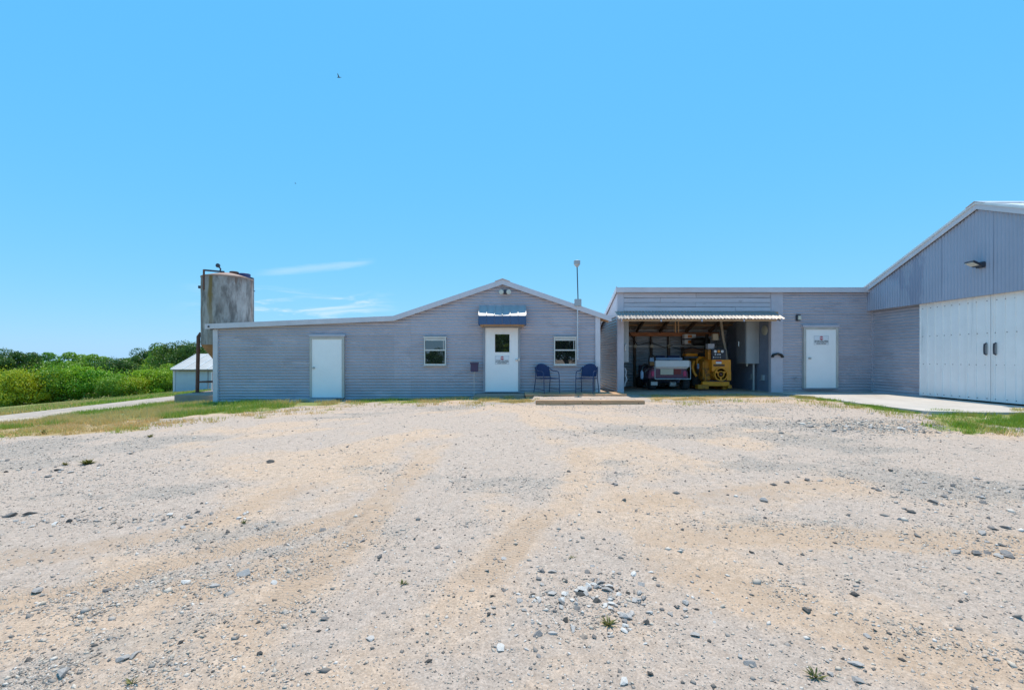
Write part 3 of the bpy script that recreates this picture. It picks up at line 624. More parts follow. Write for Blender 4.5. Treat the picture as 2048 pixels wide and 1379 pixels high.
# ================================================================== BARN
bx_w, bx_g, bx_d = X(1744, S), X(1732, S), X(1744, S)-0.07
ya_ = 11.3; za_ = 4.92; ye = S+0.02; zel = Z(586, S); ysl = (za_-zel)/(ye-ya_); ye2 = 2*ya_-ye
barn = thing('metal_barn', 'tall blue-grey metal barn with ribbed gable and white sliding doors', 'barn', (bx_w, ya_, 0.1))
XB = 26.0
zg0 = 2.755; cg1 = line_clip((ye, zel), (ya_, za_), 'x'); cg2 = line_clip((ya_, za_), (ye2, zel), 'x')
k = 11; wsh = (ye-ye2)/k
for i in range(k):
    a = ye2+i*wsh; corr('metal_sheet', 'x', bx_g-0.004*(i % 2), a-0.03, a+wsh, zg0, za_+0.05, gablep, barn, dirn='v', pitch=0.088, amp=0.009, clips=[cg1, cg2])
MB().box(bx_g+0.01, bx_w+0.02, ye2, ye, zg0+0.004, zg0+0.05).build('gable_soffit', greyfr, barn)
for (p, q) in (((ye+0.0, zel), (ya_, za_)), ((ya_, za_), (ye2-0.3, zel-ysl*0.3))):
    th = 0.15
    MB().prism([(p[0], p[1]-0.01), (q[0], q[1]-0.01), (q[0], q[1]+th), (p[0], p[1]+th)], bx_g-0.075, bx_g-0.045, 'X').build('rake_board', trimp, barn)
    rp = MB(); rp.prism([(p[0], p[1]+0.12), (q[0], q[1]+0.12), (q[0], q[1]+0.165), (p[0], p[1]+0.165)], bx_g-0.10, XB, 'X'); rp.build('roof_panel', roofw, barn)
    nrib = 14
    for i in range(nrib):
        x = bx_g-0.06+i*0.9
        MB().bar((x, p[0], p[1]+0.175), (x, q[0], q[1]+0.175), 0.05, 0.03).build('roof_rib', roofw, barn)
MB().prism([(ya_-0.22, za_+0.09), (ya_, za_+0.19), (ya_+0.22, za_+0.09), (ya_+0.22, za_+0.075), (ya_, za_+0.175), (ya_-0.22, za_+0.075)][::1], bx_g-0.12, XB, 'X').build('ridge_cap', trimp, barn)
rows_b = [0.10, 0.95, 1.85, zg0+0.02]
for j in range(3):
    corr('metal_sheet', 'x', bx_w-0.003*j, 12.6, S-0.03, rows_b[j]-(0.05 if j else 0), rows_b[j+1], wallp, barn)
    corr('metal_sheet', 'x', bx_w-0.003*j, ye2, 9.4, rows_b[j]-(0.05 if j else 0), rows_b[j+1], wallp, barn)
MB().box(bx_w-0.02, bx_w+0.12, S-0.06, S+0.12, 0.0, zg0+0.1).build('corner_strip', wallp, barn)
MB().box(bx_w+0.05, XB, ye2, ye2+0.05, 0, zel).build('side_wall', wallp, barn); MB().box(bx_w+0.05, XB, S-0.05, S, 0, zel).build('side_wall', wallp, barn)
MB().box(XB-0.1, XB-0.05, ye2, S, 0, zel).build('rear_wall', wallp, barn)
MB().box(bx_w-0.05, bx_w+0.05, ye2, 12.5, -0.1, 0.116).build('sill_beam', concdk, barn)
MB().box(bx_w+0.3, bx_w+0.34, 9, 13.2, 0.0, 2.7).build('door_lining', wooddk, barn)
yd = [bx_d*F/(px-CX) for px in (1840, 1983)]; wdoor = yd[0]-yd[1]; zd0, zd1 = 0.155, zg0+0.02
for i, (y1, y0) in enumerate(((yd[0], yd[1]+0.012), (yd[1]-0.012, yd[1]-wdoor))):
    so = bpy.data.objects.new('sliding_door', None); COL.objects.link(so); so.parent = barn
    npn = 3; pw = (y1-y0)/npn
    for j in range(npn):
        corr('door_panel', 'x', bx_d-0.002*j, y0+j*pw-(0.02 if j else 0), y0+(j+1)*pw, zd0, zd1, slidp, so, dirn='v', pitch=0.225, amp=0.013, prof='rib', wob=0.002)
    fr = MB(); fr.box(bx_d+0.006, bx_d+0.05, y0, y0+0.05, zd0, zd1); fr.box(bx_d+0.006, bx_d+0.05, y1-0.05, y1, zd0, zd1); fr.box(bx_d+0.006, bx_d+0.05, y0+0.05, y1-0.05, zd0, zd0+0.08); fr.box(bx_d+0.006, bx_d+0.05, y0+0.05, y1-0.05, zd1-0.08, zd1)
    fr.build('door_frame', slidp, so)
    MB().box(bx_d-0.018, bx_d+0.02, (y0-0.004 if i == 0 else y1-0.03), (y0+0.03 if i == 0 else y1+0.004), zd0, zd1).build('edge_trim', slidp, so)
    sc_ = MB()
    for zz_ in (0.22, 1.05, 1.83, 2.62):
        for q in range(9):
            yy = y0+(y1-y0)*(q+0.5+random.uniform(-0.12, 0.12))/9
            sc_.lathe([(0.0085, 0.0), (0.0085, -0.02), (0.004, -0.023)], (bx_d+0.002, yy, zz_), 'X', 6)
    so_ = sc_.build('screw_heads', pbr('rusty_screw', (0.13, 0.10, 0.09), 0.7, 0.2), so); so_['kind'] = 'stuff'
    yh = y0+0.1 if i == 0 else y1-0.1
    MB().tube([(bx_d-0.01, yh, 1.30), (bx_d-0.06, yh, 1.32), (bx_d-0.065, yh, 1.40), (bx_d-0.065, yh, 1.48), (bx_d-0.06, yh, 1.56), (bx_d-0.01, yh, 1.58)], 0.017, 8).build('handle', lamphd, so, smooth=True)
    MB().box(bx_d-0.022, bx_d-0.004, yh-0.022, yh+0.022, 1.30, 1.58).build('handle_plate', pipeg, so)
MB().box(bx_w-0.03, bx_w+0.02, 7.9, 13.3, zg0-0.02, zg0+0.02).build('door_track', greyfr, barn)


# ================================================================== TANK, PAD, SMALL SHED, BACKGROUND BUILDING
pad = MB().prism([(X(348, 16.0), 16.0), (xl-0.03, 15.6), (xl-0.03, 19.6), (X(348, 16.0)-0.3, 19.6)], -0.75, -0.07, 'Z').build('tank_pad', concdk, None, bevel=0.02)
tag(pad, 'low brown concrete pad under the elevated tank left of the grey building', 'concrete pad')
TD = 17.6; tcx = X(455, TD); tr_ = 0.86; tz0, tz1 = Z(690, TD), Z(557, TD)
tank = thing('feed_tank', 'tall rust-streaked grey cylindrical tank raised on brown steel legs', 'tank', (tcx, TD, -0.07))
prof = [(tr_*1.0, tz0)]+[(tr_*(1+0.004*math.sin(i*1.7)), tz0+(tz1-tz0)*i/10) for i in range(1, 10)]+[(tr_*0.995, tz1)]
t_ = MB(); t_.lathe(prof, (tcx, TD, 0), 'Z', 48); tb = t_.build('shell', tankp, tank, smooth=True)
MB().lathe([(0.18, tz0-0.95), (0.22, tz0-0.9), (tr_*0.99, tz0-0.002)], (tcx, TD, 0), 'Z', 48).build('hopper_cone', pbr('rusty_orange_cone', (0.33, 0.17, 0.08), 0.7, 0.1, 0.25, 3), tank, smooth=True)
MB().lathe([(tr_*1.012, tz1-0.03), (tr_*1.012, tz1+0.012), (tr_*0.5, tz1+0.15), (0.22, tz1+0.2), (0.0, tz1+0.2)], (tcx, TD, 0), 'Z', 48).build('roof_cone', tankr, tank, smooth=True)
tm = tankp; tn = tm.node_tree.nodes; tl_ = tm.node_tree.links; pb = tn['Principled BSDF']                # a long yellow-brown run-off stain and rust under the rim
tco = tn.new('ShaderNodeTexCoord'); tsx = tn.new('ShaderNodeSeparateXYZ'); tl_.new(tco.outputs['Object'], tsx.inputs[0])
def tmth(op, a_, b_):
    q = tn.new('ShaderNodeMath'); q.operation = op
    for i_, v_ in enumerate((a_, b_)):
        if isinstance(v_, (int, float)): q.inputs[i_].default_value = v_
        else: tl_.new(v_, q.inputs[i_])
    return q.outputs[0]
def tmr(v_, a_, b_, c_, d_):
    q = tn.new('ShaderNodeMapRange'); q.interpolation_type = 'SMOOTHSTEP'; tl_.new(v_, q.inputs[0])
    for i_, x_ in enumerate((a_, b_, c_, d_)): q.inputs[i_+1].default_value = x_
    return q.outputs[0]
tnz = tn.new('ShaderNodeTexNoise'); tnz.inputs['Scale'].default_value = 4.0; tnz.inputs['Detail'].default_value = 6; tmp_ = tn.new('ShaderNodeMapping'); tmp_.inputs['Scale'].default_value = (2, 2, 0.35); tl_.new(tco.outputs['Object'], tmp_.inputs[0]); tl_.new(tmp_.outputs[0], tnz.inputs[0])
ang = tmth('ARCTAN2', tsx.outputs[1], tsx.outputs[0]); dz_ = tmth('ADD', tmth('ABSOLUTE', tmth('ADD', ang, 1.69), 0), tmth('MULTIPLY', tmth('SUBTRACT', tnz.outputs[0], 0.5), 0.35))
s1 = tmth('MULTIPLY', tmr(dz_, 0.05, 0.17, 1, 0), tmr(tsx.outputs[2], tz1-2.2, tz1-0.6, 0.2, 0.9))
s2_ = tmr(tmth('ADD', tsx.outputs[2], tmth('MULTIPLY', tnz.outputs[0], 1.3)), tz1+0.35, tz1+0.75, 0, 0.75); s2_ = tmth('MULTIPLY', s2_, tmr(ang, -1.3, -0.7, 0.15, 1))
src = pb.inputs['Base Color'].links[0].from_socket
for fac_, cc_ in ((s1, (0.20, 0.115, 0.012, 1)), (s2_, (0.13, 0.06, 0.03, 1))):
    q = tn.new('ShaderNodeMix'); q.data_type = 'RGBA'; tl_.new(fac_, q.inputs[0]); tl_.new(src, q.inputs[6]); q.inputs[7].default_value = cc_; src = q.outputs[2]
tl_.new(src, pb.inputs['Base Color'])
for a in (212, 332, 92):
    a = math.radians(a); lx, ly = tcx+(tr_+0.07)*math.cos(a), TD+(tr_+0.07)*math.sin(a)
    MB().tube([(lx-0.04, ly, -0.07), (lx, ly, tz0+0.1), (lx, ly, tz0+0.30), (lx-0.09*math.cos(a), ly-0.09*math.sin(a), tz0+0.45)], 0.062, 12).build('leg', rust, tank, smooth=True)
    MB().box(lx-0.14, lx+0.14, ly-0.14, ly+0.14, -0.072, -0.05).build('foot_plate', rust, tank)
zb_ = Z(762, TD); p1 = (tcx+(tr_+0.07)*math.cos(math.radians(212)), TD+(tr_+0.07)*math.sin(math.radians(212)), zb_)
for a in (332, 92):
    MB().bar(p1, (tcx+(tr_+0.07)*math.cos(math.radians(a)), TD+(tr_+0.07)*math.sin(math.radians(a)), zb_), 0.06, 0.06).build('brace', rust, tank)
def tp(r_, t_, z_): return Vector((tcx+0.848*r_+0.53*t_, TD+0.53*r_-0.848*t_, z_))    # to the right / toward the yard
MB().lathe([(0.16, 0), (0.16, 0.13), (0.14, 0.14), (0, 0.14)], tp(0.22, 0, tz1+0.15), 'Z', 20).build('hatch', rust, tank)
MB().lathe([(0.215, 0), (0.215, 0.19), (0.2, 0.20), (0, 0.20)], tp(0.56, 0.12, tz1+0.02), 'Z', 24).build('lid', bluelid, tank)
MB().bar(tp(-0.74, 0.46, tz1-0.55), tp(-0.74, 0.46, tz1+0.20), 0.05, 0.05).build('frame_post', rust, tank); MB().bar(tp(-0.74, 0.44, tz1+0.18), tp(-0.1, 0.3, tz1+0.20), 0.06, 0.06).build('frame_rail', lamphd, tank)
MB().tube([tp(-0.24, 0.3, tz1+0.2), tp(-0.22, 0.3, tz1+0.30), tp(-0.28, 0.32, tz1+0.38)], 0.028, 8).build('spotlight_stem', lamphd, tank)
MB().lathe([(0.03, 0.06), (0.075, 0.0), (0.08, -0.05), (0.0, -0.055)], tp(-0.29, 0.34, tz1+0.41), 'Y', 16).build('spotlight_head', lamphd, tank, smooth=True)
MB().bar(tp(0.875, 0.05, tz1-2.2), tp(0.875, 0.05, tz1+0.1), 0.035, 0.035).build('ladder_rail', pipeg, tank)
MB().bar(tp(0.85, 0.05, tz1-0.42), tp(0.93, 0.05, tz1-0.42), 0.03, 0.03).build('ladder_rung', lamphd, tank)
MB().box(-0.05, 0.05, -0.05, 0.05, 0.0, 0.1, Matrix.Translation(tp(0.8, 0.1, tz1+0.0))).build('hinge_bracket', lamphd, tank)
MB().box(-0.05, 0.03, -0.05, 0.05, 0.0, 0.1, Matrix.Translation(tp(-0.87, 0.0, tz1-0.45))).build('lug', lamphd, tank)
vp = thing('vent_pipe', 'slim white vertical pipe standing beside the tank leg', 'pipe', (X(424, 18.2), 18.2, -0.07))
MB().tube([(X(424, 18.2), 18.2, -0.07), (X(424, 18.2), 18.2, Z(744, 18.2))], 0.035, 10).build('pipe', whitep, vp, smooth=True)
MB().tube([(X(418, 18.2), 18.2, Z(764, 18.2)), (X(416, 18.2), 18.2, Z(775, 18.2)), (X(419, 18.2), 18.2, Z(786, 18.2)), (X(423, 18.2), 18.2, Z(789, 18.2))], 0.012, 8).build('hose', pipeg, vp)
SD = 34.0; s2 = thing('small_shed', 'small pale blue shed with white metal roof behind the tank', 'shed', (X(349, SD), SD, -1.5))
ex, ez = X(341, SD-0.3), Z(738, SD-0.3); wxl = X(348, SD); rz2 = Z(707, 36.6); yrd = 36.6; xr2 = wxl+7.0
wl = MB(); wl.box(wxl, xr2, SD, SD+0.06, -1.9, ez-0.02); wl.build('front_wall', shedw, s2)
gw = MB(); gw.prism([(SD+0.06, -1.9), (SD+0.06, ez), (yrd, rz2-0.08), (2*yrd-SD, ez), (2*yrd-SD, -1.9)], wxl, wxl+0.06, 'X'); gw.build('gable_wall', shedw, s2)
npan = 8; shr = pbr('shed_roof_metal', (0.50, 0.47, 0.44), 0.45, 0.1, 0.12, 1.5)
for k in range(npan):
    a = ex+(xr2+0.2-ex)*k/npan; c = ex+(xr2+0.2-ex)*(k+1)/npan
    MB().prism([(SD-0.3, ez), (yrd, rz2), (yrd, rz2-0.05), (SD-0.3, ez-0.05)], a+0.01, c-0.01, 'X').build('roof_panel', shr, s2)
    MB().bar((a, SD-0.3, ez+0.02), (a, yrd, rz2+0.02), 0.05, 0.05).build('roof_rib', roofw, s2)
MB().prism([(2*yrd-SD+0.3, ez), (yrd, rz2), (yrd, rz2-0.05), (2*yrd-SD+0.3, ez-0.05)], ex, xr2+0.2, 'X').build('rear_roof_panel', roofw, s2)
MB().box(ex+0.1, xr2, SD-0.26, SD-0.2, ez-0.12, ez-0.06).build('eave_board', rust, s2)
MB().box(wxl-0.05, wxl+0.1, SD-0.04, SD+0.1, -1.9, ez-0.1).build('corner_trim', trimp, s2)
xd = X(416, SD); MB().box(xd-0.03, xd+0.03, SD-0.03, SD+0.02, -1.9, ez-0.1).build('wall_seam', greyfr, s2)
wb = thing('white_trailer', 'white sunlit box seen in the gap between grey building and open shed', 'trailer', (X(1203, 27), 27, 0.0))
MB().box(X(1192, 27), X(1225, 27), 27, 29.0, Z(762, 27), Z(672, 27)).build('body', whitep, wb, bevel=0.03)
MB().box(X(1190, 27), X(1225, 27), 26.9, 27.0, Z(766, 27), Z(763, 27)).build('chassis_rail', lamphd, wb)
MB().lathe([(0.36, -0.12), (0.36, 0.12)], (X(1203, 27), 27.2, 0.38), 'Y', 20).build('tyre', rubber, wb)

# ================================================================== THINGS ON AND BEFORE THE MAIN BUILDING
st = MB().box(X(949, 14.0), X(1049, 14.0), 13.72, D-0.05, -0.1, 0.10).build('door_step', concdk, None, bevel=0.012); tag(st, 'grey concrete doorstep below the awning door', 'step')
ld = MB().box(X(585, 14.2), X(668, 14.2), 13.95, D-0.02, -0.3, -0.07).build('door_step', conc, None, bevel=0.01); tag(ld, 'thin pale concrete slab at the foot of the left white door', 'step')
lp = thing('landing', 'low weathered wooden landing under the two navy chairs', 'landing', (X(1150, 13.8), 13.9, 0.0))
for j in range(5):
    y0 = 13.55+j*0.185; MB().box(X(1050, 13.6), X(1253, 13.6), y0, y0+0.178, 0.10, 0.145).build('board', timber, lp, bevel=0.005, seg=1)
MB().box(X(1050, 13.6)+0.02, X(1253, 13.6)-0.02, 13.57, 13.62, -0.02, 0.098).build('skirt_board', timber, lp)
g0 = G(1072, 808.5); g1 = G(1290, 805.5)
ky = 11.6; kerb = thing('timber_kerb', 'long weathered timber kerb lying on the gravel before the landing', 'kerb', (X(1180, ky), ky, 0.0))
MB().box(X(1072, ky), X(1290, ky), ky, ky+0.19, -0.06, 0.135).build('beam', timber, kerb, bevel=0.012)
for px in (1130, 1165, 1201, 1277): MB().lathe([(0.014, 0.003), (0.014, -0.006), (0, -0.007)], (X(px, ky), ky, 0.07), 'Y', 8).build('bolt', rust, kerb)
def chair(name, label, loc, rot, group):
    c = thing(name, label, 'chair', loc, group); c.rotation_euler = (0, 0, 0)
    r = 0.014; hw = 0.27
    def loc_(p): return p
    keep = c.location.copy(); c.location = (0, 0, 0)
    bk = MB(); vs = []; fs = []; nu, nv = 10, 6                       # sling back, curved and arched on top
    for j in range(nv+1):
        for i in range(nu+1):
            u = -1+2*i/nu; zt_ = 0.90-0.13*abs(u)**2.6; z = 0.50+(zt_-0.50)*j/nv
            vs.append((u*0.235, 0.24+0.10*(z-0.5)/0.4-0.045*u*u*-1*0.0+0.05*(1-u*u), z))
    m0 = len(vs); vs += [(a, b_+0.012, z) for a, b_, z in vs]
    for j in range(nv):
        for i in range(nu):
            q = j*(nu+1)+i; fs += [(q, q+1, q+nu+2, q+nu+1), (m0+q+nu+1, m0+q+nu+2, m0+q+1, m0+q)]
    bk.add(vs, fs).build('backrest', navy, c, smooth=True)
    MB().box(-0.235, 0.235, -0.22, 0.25, 0.445, 0.462).build('seat', navy, c, bevel=0.006)
    for s_ in (-1, 1):
        MB().tube([(s_*(hw+0.01), 0.36, 0), (s_*(hw-0.01), 0.27, 0.45), (s_*(hw-0.02), 0.30, 0.62), (s_*0.245, 0.345, 0.78)], r, 8).build('leg', navym, c, smooth=True)
        MB().tube([(s_*hw, -0.27, 0), (s_*hw, -0.25, 0.45), (s_*hw, -0.235, 0.58), (s_*hw, -0.20, 0.645), (s_*hw, -0.12, 0.67), (s_*hw, 0.10, 0.675), (s_*(hw-0.01), 0.22, 0.72), (s_*0.24, 0.345, 0.80)], r, 8).build('armrest', navym, c, smooth=True)
        MB().tube([(s_*(hw), -0.26, 0.45), (s_*(hw-0.01), 0.28, 0.45)], r*0.9, 8).build('seat_rail', navym, c)
        MB().tube([(s_*(hw), -0.265, 0.12), (s_*(hw), 0.33, 0.12)], r*0.7, 8).build('stretcher', navym, c)
    for y in (-0.255, 0.275): MB().tube([(-hw, y, 0.45), (hw, y, 0.45)], r*0.9, 8).build('seat_rail', navym, c)
    c.location = keep; c.rotation_euler = (0, 0, rot); return c
chair('patio_chair', 'navy metal patio chair left of the right-hand window', (X(1095, 13.95), 13.98, 0.147), math.radians(26), 'patio chairs on the landing')
chair('patio_chair', 'navy metal patio chair at the building corner beside the open shed', (X(1174, 13.95), 13.98, 0.147), math.radians(-26), 'patio chairs on the landing')
mbx = thing('mailbox', 'small dark purple box on a thin post left of the awning door', 'box', (X(948, 14.3), 14.3, -0.02))
MB().pbox(941, 956, 727, 743, 14.2, 14.34).build('box', purple, mbx, bevel=0.01); MB().pbox(940, 957, 724.5, 727.5, 14.17, 14.36).build('lid', purple, mbx, bevel=0.006)
MB().pbox(947.3, 949.0, 743, 793, 14.25, 14.28).build('post', pipeg, mbx)
fl = thing('flood_light', 'twin-headed flood light under the ridge of the middle gable', 'light', (X(1010, D-0.1), D-0.05, Z(585, D)))
MB().lathe([(0.07, 0.02), (0.07, -0.05), (0.04, -0.07), (0, -0.07)], W(1010, 584, D-0.05), 'Y', 14).build('base', lamphd, fl)
for s_ in (-1, 1):
    c = W(1010+s_*7.5, 584, D-0.14); MB().lathe([(0.03, 0.07), (0.065, 0.02), (0.075, -0.05), (0.06, -0.055), (0.0, -0.05)], c, 'Y', 14).build('lamp_head', lens, fl, smooth=True)
    MB().tube([W(1010+s_*2.5, 584, D-0.09), c+Vector((0, 0.06, 0))], 0.018, 6).build('arm', lamphd, fl)
ms = thing('sensor_mast', 'thin mast with grey head and junction box at right gable slope', 'mast', (X(1155, D-0.12), D-0.1, Z(720, D)))
yq = D-0.13
MB().tube([(X(1155.5, yq), yq, Z(719, yq)), (X(1155, yq), yq, Z(612, yq))], 0.021, 10).build('conduit', pbr('light_conduit', (0.62, 0.62, 0.64), 0.4, 0.2), ms)
MB().pbox(1149.5, 1163, 597.5, 611.5, yq-0.06, yq+0.08).build('junction_box', boxg, ms, bevel=0.008)
MB().tube([(X(1156, yq), yq, Z(598, yq)), (X(1154.2, yq), yq, Z(532, yq))], 0.017, 8).build('mast_tube', lamphd, ms)
hc = W(1154, 527, yq); MB().lathe([(0.03, -0.11), (0.06, -0.085), (0.07, -0.06), (0.1, -0.03), (0.105, 0.085), (0.09, 0.095), (0, 0.095)], hc, 'Z', 18).build('sensor_head', boxg, ms)
MB().tube([W(1163, 612, yq), W(1172, 621, yq+0.02), W(1181, 626, yq+0.03), W(1192, 628.5, yq+0.03), W(1198, 631, yq+0.06)], 0.010, 6).build('cable', lamphd, ms)
def sign(label, px0, px1, py0, py1, d):
    s_ = thing('warning_sign', label, 'sign', W((px0+px1)/2, py1, d)); cxs = X((px0+px1)/2, d); wd = X(px1, d)-X(px0, d); hh = Z(py0, d)-Z(py1, d); zt_ = Z(py0, d)
    MB().pbox(px0, px1, py0, py1, d-0.006, d).build('plate', signw, s_)
    bd = MB(); e = 0.006
    for (a, b_, c, f) in ((px0, px1, py0, py0+0.35), (px0, px1, py1-0.35, py1), (px0, px0+0.35, py0, py1), (px1-0.35, px1, py0, py1)): bd.pbox(a, b_, c, f, d-0.0075, d-0.006)
    bd.build('border', greyfr, s_)
    MB().lathe([(hh*0.22, 0.0), (hh*0.22, -0.003)], (cxs, d-0.006, zt_-hh*0.27), 'Y', 8).build('stop_symbol', signr, s_)
    text_mesh('lettering', 'STOP', hh*0.17, (cxs, d-0.0095, zt_-hh*0.27), signw, s_, bold=0.004)
    for tx, fz, sz, wq in (('BIOSECURE AREA', 0.575, 0.155, 0.93), ('NO UNAUTHORIZED ENTRY', 0.735, 0.13, 0.95), ('BEYOND THIS POINT', 0.885, 0.12, 0.68)):
        text_mesh('lettering', tx, hh*sz, (cxs, d-0.0075, zt_-hh*fz), signk, s_, width=wd*wq, bold=0.0015)
sign('white warning sign with red stop symbol below the glass of the awning door', 990.5, 1018, 711, 728, D-0.068)
sign('white warning sign with red stop symbol on the plain right-hand door', 1628, 1657, 671, 689, S-0.068)
wlm = thing('wall_light', 'small square wall light beside the right-hand white door', 'light', W(1598, 640, S)); MB().pbox(1594, 1602, 629, 641, S-0.09, S-0.02).build('housing', lamphd, wlm, bevel=0.006); MB().pbox(1597, 1603, 631, 639, S-0.13, S-0.091).build('lens', lens, wlm, bevel=0.004)
hh_ = thing('hose_hanger', 'black curved hose hanger on the flat grey post', 'hanger', W(1556, 716, S-0.04))
pts = [W(1546, 714, S-0.12), W(1549, 709, S-0.13), W(1557, 707, S-0.13), W(1564, 709, S-0.13), W(1567.5, 714, S-0.12)]
for o in (0, 0.05, 0.1): MB().tube([p+Vector((0, 0.02+o*0.6, 0)) for p in pts], 0.034, 8).build('curved_rib', black, hh_, smooth=True)
fc = thing('wall_tap', 'small brass tap low on the corrugated wall left of the door', 'tap', W(1592, 760, S-0.04)); MB().tube([W(1592, 757, S-0.02), W(1592, 757, S-0.1), W(1592, 760, S-0.13)], 0.015, 8).build('spout', pipeg, fc); MB().lathe([(0.035, 0), (0.035, 0.012)], W(1592, 755, S-0.08), 'Z', 10).build('handle', lamphd, fc)
bl = thing('barn_light', 'dark angled LED floodlight on the barn gable', 'light', (bx_g-0.02, 11.59*F/(1966-CX), Z(530, 11.2)))
ly = bx_g*F/(1965-CX); lz = Z(529, ly)
MB().box(bx_g-0.09, bx_g-0.01, ly-0.09, ly+0.09, lz-0.08, lz+0.06).build('mount', lamphd, bl, bevel=0.01)
Mx = Matrix.Translation((bx_g-0.2, ly+0.02, lz+0.02)) @ Matrix.Rotation(math.radians(24), 4, 'Y')
MB().box(-0.13, 0.13, -0.12, 0.12, -0.025, 0.025, Mx).build('housing', lamphd, bl, bevel=0.01); MB().box(-0.12, 0.05, -0.10, 0.10, -0.033, -0.026, Mx).build('lens', lens, bl)

# ================================================================== IN THE OPEN SHED
c1 = thing('electrical_cabinet', 'tall grey-blue electrical cabinet on the right wall inside the open shed', 'cabinet', (X(1517, 15.6), 15.9, 1.0))
cxl = X(1493, 15.6); MB().box(cxl, sxm0+0.015, 15.6, 16.3, Z(727, 15.6), Z(641, 15.6)).build('body', boxg, c1, bevel=0.01)
MB().box(cxl-0.025, cxl-0.003, 15.63, 16.27, Z(725, 15.6), Z(643, 15.6)).build('door', pbr('cabinet_door', (0.2, 0.22, 0.26), 0.45, 0.1), c1, bevel=0.006)
MB().tube([(cxl-0.03, 15.95, 1.62), (cxl-0.09, 15.95, 1.64), (cxl-0.09, 15.95, 1.80), (cxl-0.03, 15.95, 1.82)], 0.018, 8).build('handle', chrome, c1)
MB().tube([(sxm0-0.1, 15.75, Z(727, 15.6)), (sxm0-0.1, 15.75, 0.1)], 0.04, 10).build('conduit', pipeg, c1); MB().box(cxl+0.05, cxl+0.1, 15.7, 15.74, Z(732, 15.6), Z(727, 15.6)).build('bushing', cream, c1)
c2 = thing('electrical_cabinet', 'narrow pale electrical cabinet inside the left post of the open shed', 'cabinet', (X(1250, 15.3), 15.3, 1.1))
MB().box(sxl+0.03, X(1257.5, 15.3), 15.3, 15.8, Z(724, 15.3), Z(641, 15.3)).build('body', boxg, c2, bevel=0.01)
MB().tube([W(1250, 701, 15.28), W(1250, 694, 15.22), W(1252, 688, 15.24)], 0.022, 8).build('lever', whitep, c2)
rv_ = thing('round_vent', 'cream round disc on the right wall inside the open shed', 'vent', (sxm0, 15.25, Z(670, 15.25)))
MB().lathe([(0.165, 0.02), (0.165, -0.02), (0.13, -0.04), (0.0, -0.045)], (sxm0+0.01, 15.25, Z(660, 15.25)), 'X', 24).build('disc', pbr('cream_disc', (0.42, 0.40, 0.33), 0.5), rv_, smooth=True)
for (lb, px, py, dd_) in (('lower grey outlet box on the right shed wall nearest the opening', 1527, 754, 15.3), ('lower grey outlet box on the right shed wall below the big cabinet', 1500, 752, 15.95)):
    ob = thing('outlet_box', lb, 'outlet', (sxm0, dd_, Z(py+4, dd_)), 'outlet boxes on the right shed wall'); zc = Z(py, dd_)
    MB().box(sxm0-0.07, sxm0+0.015, dd_-0.06, dd_+0.06, zc-0.08, zc+0.08).build('box', boxg, ob, bevel=0.006); MB().box(sxm0-0.11, sxm0+0.01, dd_-0.075, dd_+0.075, zc-0.1, zc-0.082).build('hood', boxg, ob)
for px in (1271, 1304, 1339):
    jb = thing('junction_box', {1271: 'small junction box on the leftmost dark stud of the shed back wall', 1304: 'pale junction box on the second dark stud behind the cart', 1339: 'junction box with conduit on the third dark stud behind the cart'}[px], 'junction box', (X(px, 17.8), 17.8, 1.6))
    MB().pbox(px-3, px+3, 689, 695, 17.78, 17.87).build('box', cream, jb, bevel=0.01); MB().tube([W(px, 689, 17.82), W(px, 673, 17.82)], 0.016, 6).build('conduit', pipeg, jb)
hb = thing('heater_box', 'white box with two orange labels hanging on the shed back wall', 'box', W(1380, 688, 17.6))
for (a, b_) in ((668, 676.5), (679, 687.5)):
    MB().pbox(1369, 1392, a, b_, 17.5, 17.75).build('box', signw, hb, bevel=0.01); MB().pbox(1376, 1384, a+1.5, b_-1.5, 17.485, 17.499).build('label', orange, hb)
MB().pbox(1371, 1390, 676.5, 679, 17.52, 17.7).build('spacer', black, hb)
wp = thing('wood_strips', 'pair of pale wooden strips hanging from the shed rafters', 'wood strips', W(1353, 665, 16.4))
for px in (1351, 1357): MB().pbox(px-1.2, px+1.2, 640, 665, 16.4, 16.44).build('strip', wood, wp)
hd = thing('hanging_switch', 'pale switch box hanging on a cable above the generator', 'switch', W(1431, 681, 16.6))
MB().pbox(1426, 1437, 667, 680, 16.55, 16.68).build('box', cream, hd, bevel=0.008); MB().tube([W(1432, 667, 16.6), W(1432, 638, 16.6)], 0.009, 6).build('cable', lamphd, hd); MB().tube([W(1433, 680, 16.6), W(1436, 698, 16.3)], 0.009, 6).build('cable', lamphd, hd)
hs = thing('flexible_hose', 'pale flexible hose dropping from the shed roof to the generator', 'hose', W(1453, 718, 16.3))
MB().tube([W(1441, 632, 16.5), W(1443, 650, 16.45), W(1446, 672, 16.4), W(1450, 695, 16.35), W(1453.5, 719, 16.3)], 0.045, 10).build('tube', pbr('pale_hose', (0.42, 0.36, 0.29), 0.7), hs, smooth=True)

